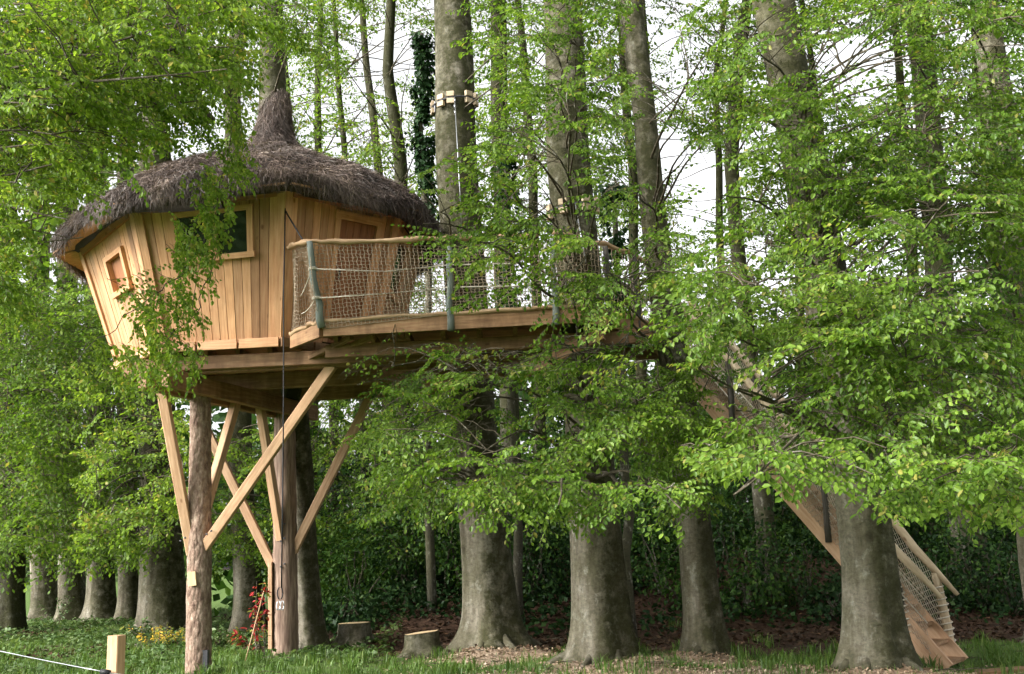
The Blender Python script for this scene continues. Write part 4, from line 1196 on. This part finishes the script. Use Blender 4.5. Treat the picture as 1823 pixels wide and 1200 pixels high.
for k, (px, Y, w, lab) in enumerate(BGT):
    jx = np.clip(np.cumsum(rng.normal(0, .32, 5)), -.9, .9)
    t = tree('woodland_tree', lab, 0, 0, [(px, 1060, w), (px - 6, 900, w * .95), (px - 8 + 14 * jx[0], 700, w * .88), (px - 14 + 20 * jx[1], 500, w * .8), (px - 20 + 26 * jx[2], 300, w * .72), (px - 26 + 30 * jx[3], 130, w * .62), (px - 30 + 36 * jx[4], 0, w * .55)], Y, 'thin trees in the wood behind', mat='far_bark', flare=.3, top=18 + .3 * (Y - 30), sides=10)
    t.foliage((px - 150, -40, px + 150, 640, Y - 5, Y + 3), 88, tpls=TM, mat='beech_leaf_light', fine=False, clump=.4, limb=.3, sc=(.6, 1.1))
    t.foliage((px - 150, 660, px + 150, 960, Y - 6, Y + 2), 50, tpls=TM, mat='beech_leaf' if px < 900 else 'beech_leaf_deep', fine=False, clump=.38, limb=.3, sc=(.7, 1.1))
    bgt.append(t)
for t in [b1, b2, b3, b4, b5, b6, b7, b8, hb, tl, f5, fl, ob] + row + bgt: t.finish()

# ivy on trunks
def ivy_column(label, px, y0, y1, Y, wpx, n):
    pt = P(px, y1, Y)
    o = thing('ivy_column', label, 'ivy', (pt[0], pt[1], float(terrain(pt[0], pt[1]))))
    mb = MB()
    yy = rng.uniform(y0, y1, n); base = np.array([P(px + (y_ - y1) * .02, y_, Y) for y_ in yy])
    r = wpx * .5 * Y / FPX * (.55 + .6 * vnoise(np.stack([yy * .02, yy * 0, yy * 0], 1))) 
    az = rng.uniform(0, 2 * PI, n); rr = r * np.sqrt(rng.uniform(.25, 1, n))
    p = base + np.stack([np.cos(az) * rr, np.sin(az) * rr, 0 * az], 1) * rng.uniform(.6, 1.25, n)[:, None] ** np.array([1, 1, 0])
    far_ = rng.random(n) < .12
    p = p + np.stack([np.cos(az), np.sin(az), -rng.uniform(0, .5, n)], 1) * (far_ * rng.uniform(0, .28, n))[:, None]
    kk = vnoise(p * 2.2) > .40
    p, az = p[kk], az[kk]; n = len(p)
    a = np.stack([np.cos(az) * .4, np.sin(az) * .4, -np.ones(n)], 1) + rng.normal(0, .4, (n, 3)); nr = np.stack([np.cos(az), np.sin(az), az * 0 + .3], 1) + rng.normal(0, .4, (n, 3))
    add_leaves(mb, p, a, nr, rng.uniform(.07, .15, n), rng.beta(1.5, 2, n), False, .85)
    mb.build('leaves', 'ivy_leaf', o, kind='stuff')
    t = P(px + (y0 - y1) * .02, y0, Y); b = np.array([pt[0], pt[1], float(terrain(pt[0], pt[1])) - .1])
    tube('stem', curve(b, t, 12, 0, .03), np.linspace(.11, .05, 12), 'far_bark', o, 7)
ivy_column('dark ivy mass just left of the beech with cable collar', 758, 60, 430, 24, 40, 4200)
ivy_column('dark ivy mass between the deck beech and the slender beech', 1098, 330, 620, 21, 52, 2600)
ivy_column('dark ivy mass behind the deck between the two collared beeches', 905, 250, 560, 23, 40, 1800)

#SHRUBS
# ------------------------------------------------------------------ understorey shrubs on the bank
def shrub(label, x, y, r, h, n, mat='shrub_leaf', group=None, size=(.12, .2), name='shrub', z0=.0):
    zb = float(terrain(x, y))
    o = thing(name, label, 'shrub', (x, y, zb), group)
    mb = MB(); st = MB()
    u = norm(rng.normal(0, 1, (n, 3))); q = rng.uniform(.35, 1, n) ** .45
    lump = .7 + .6 * vnoise(u * 2.1 + x)
    p = np.array([x, y, zb + h * .5 + z0]) + u * (q * lump)[:, None] * np.array([r, r, h * .55])
    k = p[:, 2] > terrain(p[:, 0], p[:, 1]) + .02; p, u = p[k], u[k]; n = len(p)
    a = u * .5 + rng.normal(0, .5, (n, 3)) + np.array([0, 0, -.35]); nr = u + rng.normal(0, .5, (n, 3)) + np.array([0, 0, .5])
    add_leaves(mb, p, a, nr, rng.uniform(*size, n), np.clip(rng.beta(1.7, 2.2, n) + .12 * (p[:, 2] - zb) / h, 0, 1), False, .6)
    mb.build('foliage', mat, o, kind='stuff')
    for _ in range(5):
        e = np.array([x, y, zb]) + np.array([rng.normal(0, r * .4), rng.normal(0, r * .4), h * .8])
        V, Q, T, G = tube_arr(curve((x + rng.normal(0, .1), y, zb - .05), e, 6, 0, .06), np.linspace(.03, .01, 6), 5, False); st.add(V, Q, None, .5, G)
    st.build('stems', 'far_bark', o, True, {'moss_shade': np.zeros(st.n)})
    return o
G1 = 'understorey shrubs on the shaded bank'
MARKS = [(545, 'the rear post'), (630, 'the sawn stump'), (752, 'the mossy stump'), (865, 'the big collared beech'), (965, 'the gap left of the deck beech'), (1065, 'the deck beech'), (1155, 'the gap left of the slender beech'), (1250, 'the slender beech'), (1380, 'the upper stair'), (1470, 'the lower stair'), (1555, 'the mossy beech'), (1680, 'the stair foot'), (1790, 'the right edge')]
todo = []
for k in range(30):
    x = -6.5 + 21 * ((k * .618) % 1); y = rng.uniform(25.5, 33); r, h = rng.uniform(1.3, 2.2), rng.uniform(2.0, 4.2)
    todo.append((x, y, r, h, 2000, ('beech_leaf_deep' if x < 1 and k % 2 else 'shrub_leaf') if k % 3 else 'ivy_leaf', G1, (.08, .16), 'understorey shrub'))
for k in range(12):
    x = -5.5 + 19 * ((k * .618 + .3) % 1); y = rng.uniform(22.5, 25)
    todo.append((x, y, rng.uniform(.5, .9), rng.uniform(.5, 1.1), 420, 'ivy_leaf' if k % 2 else 'shrub_leaf', 'low shrubs at the foot of the bank', (.08, .15), 'low dark shrub'))
for k, (px, Y, r, h) in enumerate(((1375, 23.6, .9, 1.6), (1310, 24.5, 1.1, 2.0), (1440, 23.5, 1.0, 1.7), (1745, 22.8, 1.1, 1.9), (1690, 23.0, 1.0, 1.5), (1800, 22.5, 1.0, 1.6), (1180, 24.5, 1.0, 1.7), (960, 25, 1.0, 1.8), (730, 26, 1.1, 2.0), (640, 25.5, 1.0, 1.8))):
    q = P(px, 1090, Y)
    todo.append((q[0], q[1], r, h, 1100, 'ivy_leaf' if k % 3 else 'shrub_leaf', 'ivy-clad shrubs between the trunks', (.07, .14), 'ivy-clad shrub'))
seen = {}
for t_ in sorted(todo, key=lambda t: t[1]):
    x, y, r, h, n, mt, g, sz, what = t_
    px = project((x, y, float(terrain(x, y)) + h * .5))[0]
    if not 480 < px < 1860: continue
    mk = min(MARKS, key=lambda m_: abs(m_[0] - px))[1]
    kk = seen.get((what, mk), 0); seen[(what, mk)] = kk + 1
    where = ('nearest behind', 'second deep behind', 'third deep behind', 'fourth deep behind', 'farthest behind')[min(kk, 4)]
    if mk.startswith('the gap'): where = where.replace('behind', 'in')
    if mk.startswith('the right'): where = where.replace('behind', 'by')
    hue = {'ivy_leaf': 'very dark', 'shrub_leaf': 'dark green', 'beech_leaf_deep': 'fresher green'}[mt]
    shrub(f'{hue} {what.replace("dark ", "")} {where} {mk}', x, y, r, h, n, mt, g, sz)
# closed dark wood far behind: reads as one mass
mb = MB(); n = 34000
x = rng.uniform(-75, 40, n); y = rng.uniform(38, 52, n); y = np.where(x < -13, y + 30, y); zt = 6.0 + 3.0 * vnoise(np.stack([x * .25, y * 0, y * 0], 1)) + 1.5 * vnoise(np.stack([x * .9, y * 0 + 4, y * 0], 1))
zt = zt * np.where(x < -14, 1.25, 1)
z = terrain(x, y) + rng.uniform(0, 1, n) ** .8 * zt
u = rng.normal(0, 1, (n, 3))
add_leaves(mb, np.stack([x, y, z], 1), u + np.array([0, 0, -.4]), rng.normal(0, 1, (n, 3)) + np.array([0, -.6, .6]), rng.uniform(.35, .7, n), rng.beta(1.6, 2.4, n), False, .7)
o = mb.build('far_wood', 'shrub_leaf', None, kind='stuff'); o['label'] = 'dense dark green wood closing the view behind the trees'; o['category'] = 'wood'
# unseen canopy added above the crowns to shade the bank and trunks
mb = MB(); n = 20000
x = rng.uniform(-6, 20, n); y = rng.uniform(18, 36, n); z = rng.uniform(12, 19, n); z = np.maximum(z, .62 * y + 3.2 + rng.uniform(0, 3, n))
add_leaves(mb, np.stack([x, y, z], 1), rng.normal(0, 1, (n, 3)), rng.normal(0, .5, (n, 3)) + np.array([0, 0, 1]), rng.uniform(.3, .6, n), rng.beta(2, 2, n), False, .7)
o = mb.build('shade_canopy', 'beech_leaf', None, kind='stuff'); o['label'] = 'unseen leaf canopy added to shade the wood and bank'; o['category'] = 'foliage'

# far hedge, by the lawn
zb = 0
hx, hy = -29.0, 64.0
o = thing('hedge', 'clipped green hedge at the far left end of the lawn', 'hedge', (hx, hy, float(terrain(hx, hy))))
mb = MB(); n = 7000
x = rng.uniform(-42, -18, n); y = rng.uniform(63.5, 65, n); z = terrain(x, y) + rng.uniform(0, 2.6, n)
add_leaves(mb, np.stack([x, y, z], 1), rng.normal(0, 1, (n, 3)), rng.normal(0, .6, (n, 3)) + np.array([0, -.8, .5]), rng.uniform(.15, .3, n), rng.beta(2, 2, n), False, .7)
mb.build('foliage', 'cover_leaf', o, kind='stuff')

#SMALL
# ------------------------------------------------------------------ stumps, fence, plants
def stump(label, px, py, w, h, slant):
    c = P(px, py, 1); 
    d = ray(px, py); p = np.array([0, 0, EYE]) + d * (-EYE / d[2]); p[2] = float(terrain(p[0], p[1]))
    r = w * .5 * p[1] / FPX
    o = thing('tree_stump', label, 'stump', tuple(p))
    sides = 22; th = np.arange(sides) * 2 * PI / sides; ph = rng.uniform(0, 6)
    hs_ = np.array([-.1, 0, .06, .13, .22, .34, h])
    V = []
    for hh in hs_:
        rr = r * (1 + .75 * np.exp(-max(hh, 0) / .10) * (.7 + .5 * np.cos(4 * th + ph)) + .05 * np.cos(5 * th + ph))
        V.append(np.stack([p[0] + rr * np.cos(th), p[1] + rr * np.sin(th), p[2] + hh + (slant * np.cos(th) if hh == h else 0 * th)], 1))
    V = np.array(V); nr = len(hs_); i = np.arange(nr - 1)[:, None] * sides; j = np.arange(sides)[None]; jn = (j + 1) % sides
    mb = MB(); mb.add(V, np.stack([i + j, i + jn, i + sides + jn, i + sides + j], -1).reshape(-1, 4))
    mb.build('bark', 'beech_bark', o, True, {'moss_shade': np.full(nr * sides, .75)})
    top = V[-1]; mb = MB(); mb.add(np.concatenate([top * .985 + V[-1].mean(0) * .015 + (0, 0, .006), [V[-1].mean(0) + (0, 0, .012)]]), None, [(sides, k_, (k_ + 1) % sides) for k_ in range(sides)], .6)
    mb.build('cut_face', 'pale_wood', o)
stump('sawn beech stump right of the rear post', 630, 1152, 54, .42, .005)
stump('mossy stump left of the big beech base', 752, 1166, 58, .38, .03)

fp = P(208, 1131, 13.0); fb = np.array([fp[0], fp[1], float(terrain(fp[0], fp[1])) - .1])
fence = thing('fence_post', 'square pale wooden fence post standing in the lawn at the lower left', 'fence post', (fb[0], fb[1], fb[2] + .1))
beam('post', fb, fp, .155, .15, 'brace_wood', fence, (0.35, 1, 0), .9)
c = P(188, 1195, 12.9)
tube('insulator', [c + (-.05, -.02, 0), c + (.06, -.02, -.02)], [.03, .035], 'black_rope', fence, 10)
wire = tag(tube('fence_wire', curve(P(-160, 1122, 16.0), c + (-.03, -.02, 0), 12, .02), .007, 'steel', None, 5), 'pale fence wire running from the wooden post to the left', 'wire')
wire2 = tag(tube('fence_wire', curve(c + (.04, -.02, -.02), np.array([-1.5, 10.2, .45]), 12, .02), .006, 'steel', None, 5), 'fence wire leading away from the wooden post to the right', 'wire')

def plant(name, label, px, py, Y, r, h, n, mat, size, cat='plant', stems=6):
    p0 = P(px, py, Y); p0[2] = float(terrain(p0[0], p0[1]))
    o = thing(name, label, cat, tuple(p0))
    mb, st = MB(), MB()
    for _ in range(stems):
        e = p0 + np.array([rng.normal(0, r), rng.normal(0, r), h * rng.uniform(.5, 1)])
        c = curve(p0 + np.array([rng.normal(0, r * .4), rng.normal(0, r * .4), -.03]), e, 7, 0, .02)
        V, Q, T, G = tube_arr(c, np.linspace(.010, .005, 7), 4, False); st.add(V, Q, None, .5, G)
        m_ = n // stems; f = rng.uniform(.25, 1, m_)
        q = np.stack([np.interp(f * 6, np.arange(7), c[:, k_]) for k_ in range(3)], 1) + rng.normal(0, .03, (m_, 3))
        az = rng.uniform(0, 6.28, m_)
        a = np.stack([np.cos(az), np.sin(az), rng.normal(-.3, .4, m_)], 1)
        add_leaves(mb, q, a, np.stack([rng.normal(0, .5, m_), rng.normal(-.3, .5, m_), np.ones(m_)], 1), rng.uniform(*size, m_), rng.random(m_), True, .45)
    mb.build('leaves', mat, o, kind='stuff'); st.build('stems', 'twig_bark', o, True, {'moss_shade': np.zeros(st.n)})
    return o, p0
plant('red_leaved_shrub', 'tall thin shrub with red and cream leaves tied to a stake by the rear post', 462, 1140, 19.6, .12, 1.35, 130, 'red_leaf', (.07, .13))
plant('red_leaved_shrub', 'low red-leaved plant at the foot of the pale beech trunk', 438, 1125, 22.5, .28, .5, 60, 'red_leaf', (.10, .17))
stk = P(437, 1175, 19.0); stk[2] = float(terrain(stk[0], stk[1]))
tag(tube('garden_stake', [stk, P(470, 1052, 19.5)], .012, 'rail_wood', None, 6), 'thin leaning cane holding up the red-leaved shrub', 'stake')
for k, (px, py, Y) in enumerate(((272, 1128, 25), (300, 1130, 24), (326, 1128, 24))):
    plant('flower_clump', ('left clump of yellow flowers below the stout beech', 'middle clump of yellow flowers below the stout beech', 'clump of yellow flowers touching the front post')[k], px, py, Y, .30, .45, 150, 'yellow_flower', (.05, .1), 'flowers', 10)
plant('broad_leaved_plant', 'leafy pale green plant at the foot of the stout beech', 250, 1118, 27, .35, .6, 90, 'cover_leaf', (.10, .18))
plant('broad_leaved_plant', 'pale sprout between the second and third row trunks', 108, 1100, 36.5, .3, 1.1, 80, 'cover_leaf', (.08, .15))
plant('broad_leaved_plant', 'pale leafy plant between the two log posts', 392, 1120, 22.5, .35, .5, 80, 'cover_leaf', (.12, .22))

# ------------------------------------------------------------------ cable collars with wooden blocks
def collar(label, t, py, Y, spots, drop):
    z = P(800, py, Y)[2]; c = t.at(z)
    r = float(np.interp(z, t.axis[:, 2], t.rad)) * 1.07
    o = thing('cable_collar', label, 'cable', tuple(c))
    ang = np.linspace(0, 2 * PI, 25)
    tube('cable', np.stack([c[0] + (r + .04) * np.cos(ang), c[1] + (r + .04) * np.sin(ang), c[2] + .05 * np.cos(ang)], 1), .018, 'dark_iron', o, 6)
    for a in spots:
        a = math.radians(a); d = np.array([math.cos(a), math.sin(a), 0])
        for dz in (-.07, .07):
            q = c + d * (r + .035) + (0, 0, .05 * math.cos(a) + dz)
            beam('block', q - np.array([-d[1], d[0], 0]) * .07, q + np.array([-d[1], d[0], 0]) * .07, .06, .10, 'log_rail', o, rnd=.4)
    if drop:
        e = c + np.array([.02, -r - .05, 0])
        tube('guy_cable', [e, e + np.array([.10, -.45, -drop])], .009, 'steel', o, 5)
        for k_ in range(3):
            tube('turnbuckle', [e - (0, 0, .05 + .12 * k_), e - (-.005, 0, .11 + .12 * k_)], .022, 'steel', o, 6)
collar('cable collar of wooden blocks high on the big beech', b1, 190, 19.2, (190, 235, 262, 310, 340), 3.0)
collar('cable collar of wooden blocks on the beech growing through the deck', b2, 385, 16.6, (200, 245, 300, 345), 1.2)
print('tris', sum(len(o.data.loop_triangles) or sum(len(p.vertices) - 2 for p in o.data.polygons[:1]) for o in bpy.data.objects if o.type == 'MESH'))
